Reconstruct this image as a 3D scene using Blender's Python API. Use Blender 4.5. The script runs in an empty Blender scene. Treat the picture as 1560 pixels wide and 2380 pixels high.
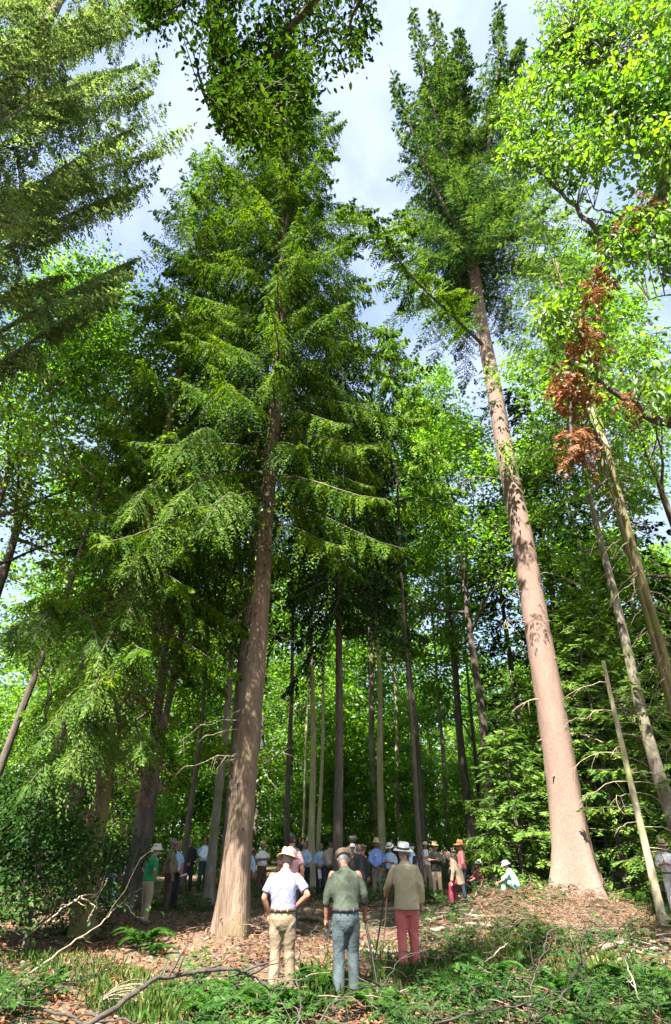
import bpy, math, random
import numpy as np
R = math.radians
rng = np.random.default_rng(11)
random.seed(11)
S = bpy.context.scene
COL = S.collection
PI = math.pi

# ------------------------------------------------------------------ camera, sky, sun, exposure
CAM_H, PITCH, FPX = 1.75, R(29.3), 1362.0
cam_d = bpy.data.cameras.new('camera')
cam = bpy.data.objects.new('camera', cam_d)
COL.objects.link(cam)
cam.location = (0, 0, CAM_H)
cam.rotation_euler = (R(90) + PITCH, 0, 0)
cam_d.sensor_fit = 'VERTICAL'
cam_d.sensor_height = 24.0
cam_d.lens = 24.0 * FPX / 2380.0
cam_d.clip_start = 0.05
cam_d.clip_end = 2000
S.camera = cam

SUN_AZ = R(201)      # compass direction the sun stands in (0 = +Y, clockwise)
SUN_EL = R(57)
W = bpy.data.worlds.new('World')
S.world = W
W.use_nodes = True
nt = W.node_tree
nt.nodes.clear()
out = nt.nodes.new('ShaderNodeOutputWorld')
bg = nt.nodes.new('ShaderNodeBackground')
sky = nt.nodes.new('ShaderNodeTexSky')
sky.sky_type = 'NISHITA'
sky.sun_disc = False
sky.sun_elevation = SUN_EL
sky.sun_rotation = (-SUN_AZ) % (2 * PI)
sky.air_density = 1.0
sky.dust_density = 1.2
sky.ozone_density = 1.0
tc = nt.nodes.new('ShaderNodeTexCoord')
mp = nt.nodes.new('ShaderNodeMapping')
mp.inputs['Scale'].default_value = (1.0, 1.0, 1.5)
nz = nt.nodes.new('ShaderNodeTexNoise')
nz.inputs['Scale'].default_value = 3.2
nz.inputs['Detail'].default_value = 7
nz.inputs['Roughness'].default_value = 0.58
nz.inputs['Distortion'].default_value = 0.5
rp = nt.nodes.new('ShaderNodeValToRGB')
rp.color_ramp.elements[0].position = 0.36
rp.color_ramp.elements[0].color = (0.08, 0.08, 0.08, 1)
rp.color_ramp.elements[1].position = 0.64
rp.color_ramp.elements[1].color = (.85, .85, .85, 1)
mx = nt.nodes.new('ShaderNodeMixRGB')
CLOUD = (2.3, 2.6, 3.5, 1)
mx.inputs[2].default_value = CLOUD
nt.links.new(tc.outputs['Generated'], mp.inputs['Vector'])
nt.links.new(mp.outputs['Vector'], nz.inputs['Vector'])
nt.links.new(nz.outputs['Fac'], rp.inputs['Fac'])
nt.links.new(rp.outputs['Color'], mx.inputs[0])
nt.links.new(sky.outputs['Color'], mx.inputs[1])
nt.links.new(mx.outputs['Color'], bg.inputs['Color'])
bg.inputs['Strength'].default_value = 0.078
nt.links.new(bg.outputs[0], out.inputs[0])

sd = bpy.data.lights.new('sun', 'SUN')
sd.energy = 4.7
sd.angle = R(0.53)
sd.color = (1.0, 0.955, 0.87)
sun = bpy.data.objects.new('sun', sd)
COL.objects.link(sun)
sun.rotation_euler = (R(90) - SUN_EL, 0, PI - SUN_AZ)
sun.location = (0, -10, 40)
TO_SUN = np.array([math.sin(SUN_AZ) * math.cos(SUN_EL), math.cos(SUN_AZ) * math.cos(SUN_EL), math.sin(SUN_EL)])

S.view_settings.view_transform = 'Standard'
S.view_settings.look = 'None'
S.view_settings.gamma = 1
S.view_settings.exposure = 2.45
S.view_settings.use_curve_mapping = False
cy = S.cycles
cy.max_bounces = 9
cy.diffuse_bounces = 6
cy.glossy_bounces = 2
cy.transmission_bounces = 4
cy.transparent_max_bounces = 4
cy.caustics_reflective = False
cy.caustics_refractive = False

# ------------------------------------------------------------------ where things stand
def ray(x, y):
    """direction seen at a picture position measured on a 1560 x 2380 print of the photograph"""
    a, b = (x - 780) / FPX, (1190 - y) / FPX
    s, c = math.sin(PITCH), math.cos(PITCH)
    return np.array([a, c - b * s, s + b * c])

def at(x, y, d):
    w = ray(x, y)
    return np.array([0, 0, CAM_H]) + w * (d / math.hypot(w[0], w[1]))

def ground(x, y):
    w = ray(x, y)
    return np.array([0, 0, CAM_H]) + w * (CAM_H / -w[2])

def base(x, y, d):
    p = at(x, y, d)
    return np.array([p[0], p[1], 0.0])

# ------------------------------------------------------------------ mesh helpers (numpy)
class MB:
    """collects vertex blocks and quad / triangle blocks for ONE mesh"""
    def __init__(self):
        self.v, self.f, self.n = [], [], 0

    def add(self, verts, faces, mat=0):
        verts = np.asarray(verts, dtype=np.float32).reshape(-1, 3)
        faces = np.asarray(faces, dtype=np.int64)
        self.v.append(verts)
        self.f.append((faces + self.n, mat))
        self.n += len(verts)

    def tube(self, pts, rad, sides=6, mat=0, cap=True, lobes=None):
        pts = np.asarray(pts, dtype=float)
        k = len(pts)
        rad = np.asarray(rad, dtype=float) if np.ndim(rad) else np.full(k, float(rad))
        t = np.gradient(pts, axis=0)
        t /= np.linalg.norm(t, axis=1)[:, None] + 1e-9
        ref = np.array([0, 0, 1.0]) if abs(t[0][2]) < 0.9 else np.array([1.0, 0, 0])
        u = np.cross(ref, t)
        u /= np.linalg.norm(u, axis=1)[:, None] + 1e-9
        for i in range(1, k):          # keep frames from flipping
            w = u[i - 1] - t[i] * np.dot(u[i - 1], t[i])
            n_ = np.linalg.norm(w)
            u[i] = w / n_ if n_ > 1e-6 else u[i]
        v = np.cross(t, u)
        a = np.arange(sides) * 2 * PI / sides
        r = rad[:, None] * np.ones(sides)[None]
        if lobes is not None:
            r = r * lobes
        ring = pts[:, None] + r[..., None] * (np.cos(a)[None, :, None] * u[:, None] + np.sin(a)[None, :, None] * v[:, None])
        i = np.arange(k - 1)[:, None] * sides
        j = np.arange(sides)[None]
        j2 = (j + 1) % sides
        q = np.stack([i + j, i + j2, i + sides + j2, i + sides + j], -1).reshape(-1, 4)
        self.add(ring.reshape(-1, 3), q, mat)
        if cap:
            self.f.append((np.array([[*range(self.n - sides, self.n)]]), mat))
            self.f.append((np.array([[*range(self.n - sides * k + sides - 1, self.n - sides * k - 1, -1)]]), mat))

    def leaves(self, P, D, N, L, Wd, fold=0.12, mat=0):
        """one folded two-quad leaf per row (base, side, side, tip)"""
        n = len(P)
        L = np.broadcast_to(np.asarray(L, float), (n,))[:, None]
        Wd = np.broadcast_to(np.asarray(Wd, float), (n,))[:, None]
        D = D / (np.linalg.norm(D, axis=1)[:, None] + 1e-9)
        Sx = np.cross(D, N)
        Sx /= np.linalg.norm(Sx, axis=1)[:, None] + 1e-9
        Nn = np.cross(Sx, D)
        a = P
        tip = P + D * L - Nn * L * 0.16
        l1 = P + D * L * .32 + Sx * Wd * .5 + Nn * Wd * fold
        l2 = P + D * L * .72 + Sx * Wd * .36 + Nn * Wd * fold * .3
        r1 = P + D * L * .32 - Sx * Wd * .5 + Nn * Wd * fold
        r2 = P + D * L * .72 - Sx * Wd * .36 + Nn * Wd * fold * .3
        V = np.stack([a, l1, l2, tip, r2, r1], 1).reshape(-1, 3)
        b = np.arange(n)[:, None] * 6
        F = np.concatenate([b + np.array([[0, 3, 2, 1]]), b + np.array([[0, 5, 4, 3]])])
        self.add(V, F, mat)

    def blades(self, P, D, N, L, Wd, mat=0):
        """one cheap diamond per row"""
        n = len(P)
        L = np.broadcast_to(np.asarray(L, float), (n,))[:, None]
        Wd = np.broadcast_to(np.asarray(Wd, float), (n,))[:, None]
        D = D / (np.linalg.norm(D, axis=1)[:, None] + 1e-9)
        Sx = np.cross(D, N)
        Sx /= np.linalg.norm(Sx, axis=1)[:, None] + 1e-9
        Nn = np.cross(Sx, D)
        V = np.stack([P, P + D * L * .45 + Sx * Wd * .5 + Nn * L * .05, P + D * L - Nn * L * .08,
                      P + D * L * .45 - Sx * Wd * .5 + Nn * L * .05], 1).reshape(-1, 3)
        self.add(V, np.arange(n)[:, None] * 4 + np.array([[0, 1, 2, 3]]), mat)

    def mesh(self, name, mats, smooth=True):
        me = bpy.data.meshes.new(name)
        V = np.concatenate(self.v) if self.v else np.zeros((0, 3), np.float32)
        lens, idx, mi = [], [], []
        for f, m in self.f:
            f = f.reshape(len(f), -1)
            idx.append(f.ravel())
            lens.append(np.full(len(f), f.shape[1]))
            mi.append(np.full(len(f), m))
        idx = np.concatenate(idx).astype(np.int32)
        lens = np.concatenate(lens)
        mi = np.concatenate(mi).astype(np.int32)
        me.vertices.add(len(V))
        me.vertices.foreach_set('co', V.astype(np.float32).ravel())
        me.loops.add(len(idx))
        me.loops.foreach_set('vertex_index', idx)
        me.polygons.add(len(lens))
        me.polygons.foreach_set('loop_start', np.concatenate([[0], np.cumsum(lens)[:-1]]).astype(np.int32))
        me.polygons.foreach_set('material_index', mi)
        me.polygons.foreach_set('use_smooth', np.full(len(lens), bool(smooth)))
        for m in (mats if isinstance(mats, (list, tuple)) else [mats]):
            me.materials.append(m)
        me.update(calc_edges=True)
        return me

    def obj(self, name, mats, parent=None, smooth=True, loc=None):
        o = bpy.data.objects.new(name, self.mesh(name, mats, smooth))
        COL.objects.link(o)
        if parent is not None:
            o.parent = parent
        if loc is not None:
            o.location = loc
        return o

def thing(name, label, cat, loc=(0, 0, 0), rz=0.0, group=None):
    o = bpy.data.objects.new(name, None)
    COL.objects.link(o)
    o.location = loc
    o.rotation_euler = (0, 0, rz)
    o.empty_display_size = 0.3
    return tag(o, label, cat, group)

def tag(o, label=None, cat=None, group=None, kind=None):
    if label: o['label'] = label
    if cat: o['category'] = cat
    if group: o['group'] = group
    if kind: o['kind'] = kind
    return o

def dup(root, loc, rz, label, group=None, scale=1.0):
    r = root.copy(); COL.objects.link(r)
    r.location = loc; r.rotation_euler = (0, 0, rz); r.scale = (scale,) * 3 if np.ndim(scale) == 0 else scale
    r['label'] = label
    if group: r['group'] = group
    for ch in list(root.children):
        c = ch.copy(); COL.objects.link(c); c.parent = r
        for g in ch.children:
            e = g.copy(); COL.objects.link(e); e.parent = c
    return r

def unit(v):
    v = np.asarray(v, float)
    return v / (np.linalg.norm(v, axis=-1, keepdims=True) + 1e-9)

def rand_unit(n):
    return unit(rng.normal(size=(n, 3)))

def in_poly(poly, n):
    poly = np.asarray(poly, float)
    lo, hi = poly.min(0), poly.max(0)
    res = []
    while len(res) < n:
        p = lo + rng.random(2) * (hi - lo)
        c = False
        j = len(poly) - 1
        for i in range(len(poly)):
            if (poly[i][1] > p[1]) != (poly[j][1] > p[1]) and p[0] < (poly[j][0] - poly[i][0]) * (p[1] - poly[i][1]) / (poly[j][1] - poly[i][1]) + poly[i][0]:
                c = not c
            j = i
        if c:
            res.append(p)
    return np.array(res)

# ------------------------------------------------------------------ materials
def mat(name):
    m = bpy.data.materials.new(name)
    m.use_nodes = True
    m.node_tree.nodes.clear()
    return m, m.node_tree

def N(t, kind, **kw):
    n = t.nodes.new(kind)
    for k, v in kw.items():
        if k in n.inputs:
            n.inputs[k].default_value = v
        else:
            setattr(n, k, v)
    return n

def ramp(t, stops):
    r = t.nodes.new('ShaderNodeValToRGB')
    e = r.color_ramp.elements
    while len(e) < len(stops):
        e.new(0.5)
    for i, (p, c) in enumerate(stops):
        e[i].position = p
        e[i].color = (*c, 1)
    return r

def leaf_mat(name, cols, trans_gain=1.5, mixf=0.42, gloss=0.008, rough=0.5):
    """leaves: each leaf takes its own tint; light comes through them"""
    m, t = mat(name)
    o = N(t, 'ShaderNodeOutputMaterial')
    geo = N(t, 'ShaderNodeNewGeometry')
    k = len(cols)
    rp_ = ramp(t, [(i / max(1, k - 1), c) for i, c in enumerate(cols)])
    t.links.new(geo.outputs['Random Per Island'], rp_.inputs[0])
    oi = N(t, 'ShaderNodeObjectInfo')
    hv = N(t, 'ShaderNodeHueSaturation')
    mr = N(t, 'ShaderNodeMapRange')
    mr.inputs['To Min'].default_value = 0.8
    mr.inputs['To Max'].default_value = 1.2
    t.links.new(oi.outputs['Random'], mr.inputs['Value'])
    tcl = N(t, 'ShaderNodeTexCoord')
    nl = N(t, 'ShaderNodeTexNoise')
    nl.inputs['Scale'].default_value = .9
    nl.inputs['Detail'].default_value = 3
    t.links.new(tcl.outputs['Object'], nl.inputs['Vector'])
    mr2 = N(t, 'ShaderNodeMapRange')
    mr2.inputs['From Min'].default_value = .3
    mr2.inputs['From Max'].default_value = .7
    mr2.inputs['To Min'].default_value = .55
    mr2.inputs['To Max'].default_value = 1.3
    t.links.new(nl.outputs['Fac'], mr2.inputs['Value'])
    mv_ = N(t, 'ShaderNodeMath', operation='MULTIPLY')
    t.links.new(mr.outputs[0], mv_.inputs[0])
    t.links.new(mr2.outputs[0], mv_.inputs[1])
    mr3 = N(t, 'ShaderNodeMapRange')
    mr3.inputs['From Min'].default_value = .3
    mr3.inputs['From Max'].default_value = .7
    mr3.inputs['To Min'].default_value = .515
    mr3.inputs['To Max'].default_value = .475
    t.links.new(nl.outputs['Fac'], mr3.inputs['Value'])
    t.links.new(mr3.outputs[0], hv.inputs['Hue'])
    t.links.new(mv_.outputs[0], hv.inputs['Value'])
    t.links.new(rp_.outputs[0], hv.inputs['Color'])
    d = N(t, 'ShaderNodeBsdfDiffuse')
    t.links.new(hv.outputs[0], d.inputs['Color'])
    mul = N(t, 'ShaderNodeMixRGB', blend_type='MULTIPLY')
    mul.inputs[0].default_value = 1
    mul.inputs[2].default_value = (trans_gain * 1.05, trans_gain * 1.1, trans_gain * .5, 1)
    t.links.new(hv.outputs[0], mul.inputs[1])
    tr = N(t, 'ShaderNodeBsdfTranslucent')
    t.links.new(mul.outputs[0], tr.inputs['Color'])
    ms = N(t, 'ShaderNodeMixShader')
    ms.inputs[0].default_value = mixf
    t.links.new(d.outputs[0], ms.inputs[1])
    t.links.new(tr.outputs[0], ms.inputs[2])
    g = N(t, 'ShaderNodeBsdfGlossy')
    g.inputs['Roughness'].default_value = rough
    g.inputs['Color'].default_value = (.9, .95, .9, 1)
    m2 = N(t, 'ShaderNodeMixShader')
    m2.inputs[0].default_value = gloss
    t.links.new(ms.outputs[0], m2.inputs[1])
    t.links.new(g.outputs[0], m2.inputs[2])
    t.links.new(m2.outputs[0], o.inputs[0])
    return m

def bark_mat(name, cols, scale=6.0, stretch=0.18, bump=0.6, moss=None, dist=0.02):
    m, t = mat(name)
    o = N(t, 'ShaderNodeOutputMaterial')
    b = N(t, 'ShaderNodeBsdfPrincipled')
    b.inputs['Roughness'].default_value = 0.9
    tcn = N(t, 'ShaderNodeTexCoord')
    mpn = N(t, 'ShaderNodeMapping')
    mpn.inputs['Scale'].default_value = (1, 1, stretch)
    t.links.new(tcn.outputs['Object'], mpn.inputs[0])
    n1 = N(t, 'ShaderNodeTexNoise')
    n1.inputs['Scale'].default_value = scale
    n1.inputs['Detail'].default_value = 8
    n1.inputs['Roughness'].default_value = 0.65
    t.links.new(mpn.outputs[0], n1.inputs['Vector'])
    v1 = N(t, 'ShaderNodeTexVoronoi', feature='DISTANCE_TO_EDGE')
    v1.inputs['Scale'].default_value = scale * 1.7
    t.links.new(mpn.outputs[0], v1.inputs['Vector'])
    n2 = N(t, 'ShaderNodeTexNoise')
    n2.inputs['Scale'].default_value = 1.1
    n2.inputs['Detail'].default_value = 4
    t.links.new(tcn.outputs['Object'], n2.inputs['Vector'])
    rp_ = ramp(t, [(0.28, cols[0]), (0.5, cols[1]), (0.72, cols[2])])
    t.links.new(n1.outputs['Fac'], rp_.inputs[0])
    last = rp_.outputs[0]
    if moss:
        rm = ramp(t, [(0.45, (0, 0, 0)), (0.62, (1, 1, 1))])
        t.links.new(n2.outputs['Fac'], rm.inputs[0])
        mxm = N(t, 'ShaderNodeMixRGB')
        mxm.inputs[2].default_value = (*moss, 1)
        t.links.new(rm.outputs[0], mxm.inputs[0])
        t.links.new(last, mxm.inputs[1])
        last = mxm.outputs[0]
    t.links.new(last, b.inputs['Base Color'])
    mm = N(t, 'ShaderNodeMath', operation='MULTIPLY_ADD')
    t.links.new(v1.outputs['Distance'], mm.inputs[0])
    mm.inputs[1].default_value = 0.9
    t.links.new(n1.outputs['Fac'], mm.inputs[2])
    bp = N(t, 'ShaderNodeBump')
    bp.inputs['Strength'].default_value = bump
    bp.inputs['Distance'].default_value = dist
    t.links.new(mm.outputs[0], bp.inputs['Height'])
    t.links.new(bp.outputs[0], b.inputs['Normal'])
    t.links.new(b.outputs[0], o.inputs[0])
    return m

M = {}
M['bark_fir'] = bark_mat('fir bark', [(.185, .118, .09), (.225, .147, .113), (.275, .185, .148)], 17, .5, .5, dist=.03)
M['bark_spruce'] = bark_mat('spruce bark', [(.06, .038, .026), (.18, .12, .083), (.30, .21, .15)], 10, .13, 1.0, moss=(.15, .11, .06), dist=.04)
M['bark_dark'] = bark_mat('dark bark', [(.042, .033, .026), (.09, .07, .054), (.16, .125, .098)], 8, .2, .8)
M['bark_grey'] = bark_mat('grey bark', [(.10, .08, .06), (.20, .165, .13), (.32, .27, .22)], 7, .3, .6, moss=(.13, .13, .06))
M['bark_pale'] = bark_mat('pale bark', [(.22, .18, .11), (.36, .30, .20), (.50, .43, .30)], 7, .3, .5, moss=(.27, .27, .11))
M['bark_moss'] = bark_mat('mossy bark', [(.07, .05, .03), (.15, .115, .05), (.22, .18, .08)], 8, .2, .8, moss=(.15, .15, .03))
M['deadwood'] = bark_mat('dead wood', [(.15, .115, .075), (.29, .23, .155), (.42, .35, .25)], 9, 1, .5)
M['brush'] = bark_mat('brushwood', [(.06, .042, .028), (.14, .10, .068), (.28, .21, .145)], 3, 1, .4)
M['darkwood'] = bark_mat('dark dead branch', [(.025, .02, .016), (.05, .04, .032), (.09, .07, .055)], 9, 1, .5)
M['hemlock'] = leaf_mat('hemlock needles', [(.008, .031, .004), (.015, .052, .005), (.027, .08, .006), (.045, .112, .008)], 1.4, .2)
M['spruce'] = leaf_mat('spruce needles', [(.05, .10, .035), (.09, .145, .052), (.14, .195, .08), (.20, .25, .12)], 1.7, .48)
M['fir'] = leaf_mat('fir needles', [(.010, .036, .017), (.018, .055, .022), (.032, .082, .028), (.055, .115, .036)], 1.3, .30)
M['lightneedle'] = leaf_mat('pale young needles', [(.05, .115, .018), (.082, .17, .026), (.125, .225, .036), (.165, .26, .055)], 1.5, .4)
M['hemlock_lit'] = leaf_mat('young hemlock needles painted sunlit', [(.068, .15, .006), (.10, .20, .008), (.145, .25, .011)], 1.7, .38)  # young-growth green put on bough tops to read as sunlit
M['fir_lit'] = leaf_mat('young fir needles painted sunlit', [(.055, .11, .022), (.085, .15, .03), (.12, .19, .04)], 1.5, .36)  # brighter fir green standing in for sun on the upper shoots
M['cypress'] = leaf_mat('dark cypress sprays', [(.016, .042, .010), (.026, .062, .013), (.042, .09, .018)], 1.2, .22)
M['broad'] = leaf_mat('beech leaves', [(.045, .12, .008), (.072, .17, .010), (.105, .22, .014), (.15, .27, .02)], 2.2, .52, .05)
M['broad_dark'] = leaf_mat('dark green broad leaves', [(.03, .085, .008), (.045, .115, .011), (.062, .145, .015)], 1.6, .42)  # deeper green than the beech leaves
M['oak'] = leaf_mat('oak leaves', [(.018, .045, .005), (.026, .062, .006), (.042, .09, .008)], 1.7, .4, .0)
M['chestnut'] = leaf_mat('bright chestnut leaves', [(.035, .095, .006), (.065, .15, .008), (.105, .205, .010), (.15, .245, .013)], 2.0, .5, .05)
M['fern'] = leaf_mat('fern fronds', [(.04, .115, .018), (.06, .15, .022), (.085, .19, .03)], 1.5, .42)
M['lowgreen'] = leaf_mat('low dark greenery', [(.02, .062, .014), (.032, .09, .018), (.052, .12, .024)], 1.3, .35)
M['grass'] = leaf_mat('grass blades', [(.03, .085, .012), (.05, .12, .016), (.085, .155, .025), (.17, .19, .07)], 1.4, .4)
M['rust'] = leaf_mat('dead orange needles', [(.15, .064, .024), (.27, .12, .045), (.42, .215, .09)], 1.1, .3, .03)
M['drybrown'] = leaf_mat('dry brown needles', [(.10, .06, .03), (.17, .105, .055), (.25, .16, .085)], 1.0, .25, .03)
M['litter'] = leaf_mat('fallen leaves', [(.10, .036, .012), (.19, .078, .027), (.28, .13, .052), (.40, .225, .11)], .7, .15, .04)
# ------------------------------------------------------------------ ground
def gz(X, Y):
    X = np.asarray(X, float); Y = np.asarray(Y, float)
    z = .10 * np.sin(X * .31 + 1.3) * np.cos(Y * .27) + .05 * np.sin(X * .9 + Y * .7) + .03 * np.sin(X * 2.1 - Y * 1.7)
    z = z * np.clip((np.hypot(X, Y) - 4) / 20 + .35, 0, 1)
    for (bx, by, h, s) in MOUNDS:
        z = z + h * np.exp(-((X - bx) ** 2 + (Y - by) ** 2) / (2 * s * s))
    return z

FIR = ground(1352, 2098)
T1 = ground(541, 2196)
MOUNDS = [(FIR[0], FIR[1], .26, 2.0), (FIR[0] - 3.2, FIR[1] - 2.2, .14, 1.6), (T1[0], T1[1], .16, 1.1), (-.5, 4.6, -.25, 2.2)]

def put(p, dz=0.0):
    return (float(p[0]), float(p[1]), float(gz(p[0], p[1])) + dz)

mb = MB()
k = 220
s_ = np.linspace(-1, 1, k)
gx = 320 * np.sign(s_) * (np.abs(s_) ** 3.2) + 22 * s_
gy = 14 + 320 * np.sign(s_) * (np.abs(s_) ** 3.2) + 22 * s_
GX, GY = np.meshgrid(gx, gy)
V = np.stack([GX, GY, gz(GX, GY)], -1).reshape(-1, 3)
i = np.arange(k - 1)
I, J = np.meshgrid(i, i)
q = (J * k + I).ravel()
mb.add(V, np.stack([q, q + 1, q + k + 1, q + k], 1))
gm, t = mat('forest floor')
o_ = N(t, 'ShaderNodeOutputMaterial')
b_ = N(t, 'ShaderNodeBsdfPrincipled')
b_.inputs['Roughness'].default_value = .95
g_ = N(t, 'ShaderNodeTexCoord')
n1 = N(t, 'ShaderNodeTexNoise'); n1.inputs['Scale'].default_value = 14; n1.inputs['Detail'].default_value = 9; n1.inputs['Roughness'].default_value = .7
n2 = N(t, 'ShaderNodeTexNoise'); n2.inputs['Scale'].default_value = .45; n2.inputs['Detail'].default_value = 5
vv = N(t, 'ShaderNodeTexVoronoi'); vv.inputs['Scale'].default_value = 16
for n_ in (n1, n2, vv):
    t.links.new(g_.outputs['Object'], n_.inputs['Vector'])
ra = ramp(t, [(.3, (.04, .024, .014)), (.5, (.11, .065, .036)), (.66, (.20, .125, .074))])
t.links.new(n1.outputs['Fac'], ra.inputs[0])
rb = ramp(t, [(.50, (0, 0, 0)), (.64, (.75, .75, .75))])
t.links.new(n2.outputs['Fac'], rb.inputs[0])
mx_ = N(t, 'ShaderNodeMixRGB'); mx_.inputs[2].default_value = (.045, .075, .02, 1)
t.links.new(rb.outputs[0], mx_.inputs[0]); t.links.new(ra.outputs[0], mx_.inputs[1])
mv = N(t, 'ShaderNodeMixRGB', blend_type='OVERLAY'); mv.inputs[0].default_value = .35
t.links.new(mx_.outputs[0], mv.inputs[1]); t.links.new(vv.outputs['Color'], mv.inputs[2])
hs = N(t, 'ShaderNodeHueSaturation'); hs.inputs['Saturation'].default_value = .95
t.links.new(mv.outputs[0], hs.inputs['Color'])
t.links.new(hs.outputs[0], b_.inputs['Base Color'])
bu = N(t, 'ShaderNodeBump'); bu.inputs['Strength'].default_value = .8; bu.inputs['Distance'].default_value = .04
t.links.new(n1.outputs['Fac'], bu.inputs['Height']); t.links.new(bu.outputs[0], b_.inputs['Normal'])
t.links.new(b_.outputs[0], o_.inputs[0])
tag(mb.obj('ground', gm), kind='structure')

# ------------------------------------------------------------------ trunks
def trunk_mesh(H, r0, top=.06, flare=.6, wob=.05, seed=0, sides=20, rings=60, lean=(0, 0), nbut=5, mb=None, taper=1.0, mat=0, h0=0.0):
    g = np.random.default_rng(seed)
    mb = mb or MB()
    u = np.linspace(0, 1, rings) ** 1.35
    z = -0.35 + (H + .35) * u
    ph = g.random(4) * 6.28
    x = wob * (np.sin(z * .23 + ph[0]) - np.sin(ph[0])) + wob * .4 * np.sin(z * .7 + ph[1]) + lean[0] * z
    y = wob * (np.sin(z * .21 + ph[2]) - np.sin(ph[2])) + wob * .4 * np.sin(z * .6 + ph[3]) + lean[1] * z
    hh = np.clip(z / H, 0, 1)
    r = r0 * (1 - hh ** taper) + top * hh ** taper
    fl = flare * np.exp(-np.clip(z, 0, None) / (r0 * 2.0 + .12))
    a = np.arange(sides) * 2 * PI / sides
    but = (.5 + .5 * np.cos(nbut * a + ph[0])) ** 1.5
    lobes = 1 + fl[:, None] * (.35 + 1.15 * but[None]) + .035 * np.sin(3 * a[None] + z[:, None] * .5) + .02 * g.normal(size=(rings, sides))
    mb.tube(np.stack([x, y, z], 1), r, sides, mat, True, lobes)
    return mb, (np.stack([x, y, z], 1), r)

def on_trunk(axis, z):
    pts, r = axis
    return np.stack([np.interp(z, pts[:, 2], pts[:, i]) for i in (0, 1)] + [np.asarray(z, float)], -1), np.interp(z, pts[:, 2], r)

# ------------------------------------------------------------------ conifer foliage along given branch axes
def conifer_branch_foliage(mb, axes, twig_gap=.16, twig_len=.75, shoot=.2, shoot_w=.055, hang=.45, per=9, g=rng, leaf_i=0, wood_i=1, bare=.18, wood_r=.03, spread=60, droop_tip=.35, wood=True, lit_i=None, litcut=.13):
    """axes: list of (k,3) polylines from stem to tip"""
    P, D, Nn, L, TT = [], [], [], [], []
    for ax in axes:
        ax = np.asarray(ax, float)
        seg = np.linalg.norm(np.diff(ax, axis=0), axis=1)
        s = np.concatenate([[0], np.cumsum(seg)])
        Lb = s[-1]
        if wood:
            rr = wood_r * (Lb / 4) ** .6
            mb.tube(ax, np.linspace(rr, rr * .25, len(ax)), 4, wood_i, False)
        nt_ = max(5, int(Lb * (1 - bare) / twig_gap))
        tt = bare + (1 - bare) * (np.arange(nt_) + g.random(nt_) * .9) / nt_
        pos = np.stack([np.interp(tt * Lb, s, ax[:, i]) for i in range(3)], 1)
        e = np.minimum(tt + .05, 1.0); e0 = e - .06
        tan = unit(np.stack([np.interp(e * Lb, s, ax[:, i]) - np.interp(e0 * Lb, s, ax[:, i]) for i in range(3)], 1))
        lat = unit(np.cross(tan, np.array([0, 0, 1.0])) + 1e-6)
        side = np.where(np.arange(nt_) % 2 == 0, 1, -1)[:, None]
        aa = np.radians(spread + g.normal(size=nt_) * 12)[:, None]
        td = tan * np.cos(aa) + lat * side * np.sin(aa)
        td = unit(td + np.array([0, 0, -1.0]) * (hang * (.5 + g.random(nt_)))[:, None])
        env = np.clip(1.15 - np.abs(tt - .5) * 1.2, .3, 1) * np.clip((1.02 - tt) * 3.5, .22, 1)
        tl = twig_len * min(1.3, .45 + Lb / 6) * env * (.6 + .7 * g.random(nt_))
        # last twig runs out along the tip
        td[-1] = unit(tan[-1] + [0, 0, -droop_tip]); tl[-1] *= 1.2
        if wood:
            pass
        m = per
        ss = (np.arange(m)[None] + g.random((nt_, m))) / m
        down = np.array([0, 0, -1.0])
        sp = pos[:, None] + td[:, None] * (tl[:, None] * ss)[..., None] + down * ((tl[:, None] * hang * .45) * ss ** 2)[..., None]
        sp = sp + g.normal(size=sp.shape) * .008
        td2 = unit(td[:, None] + down * (hang * .9 * ss)[..., None])
        l2 = unit(np.cross(td2, down + lat[:, None] * .2 + g.normal(size=(nt_, 1, 3)) * .4))
        sgn = np.where(np.arange(m) % 2 == 0, 1, -1)[None, :, None]
        a2 = np.radians(33 + g.normal(size=(nt_, m)) * 9)[..., None]
        sdir = td2 * np.cos(a2) + l2 * sgn * np.sin(a2)
        P.append(sp.reshape(-1, 3)); D.append(sdir.reshape(-1, 3))
        nn = np.cross(l2, td2) + g.normal(size=td2.shape) * .22
        Nn.append(nn.reshape(-1, 3))
        TT.append(((g.random((nt_, 1)) * .55 + .5 * tt[:, None] - .75 * ss + g.normal(size=ss.shape) * .10) > litcut).ravel())  # bright twig bases paint sunlit bough tops, hanging ends stay dark
        L.append((shoot * (.6 + .7 * g.random((nt_, m))) * (1.1 - .5 * ss)).ravel())
    P, D, Nn, L = map(np.concatenate, (P, D, Nn, L))
    wd_ = shoot_w * (.7 + .6 * g.random(len(P)))
    if lit_i is None:
        mb.blades(P, D, Nn, L, wd_, leaf_i)
    else:
        tp = np.concatenate(TT)
        mb.blades(P[~tp], D[~tp], Nn[~tp], L[~tp], wd_[~tp], leaf_i)
        mb.blades(P[tp], D[tp], Nn[tp], L[tp] * 1.15, wd_[tp] * 1.15, lit_i)

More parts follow.
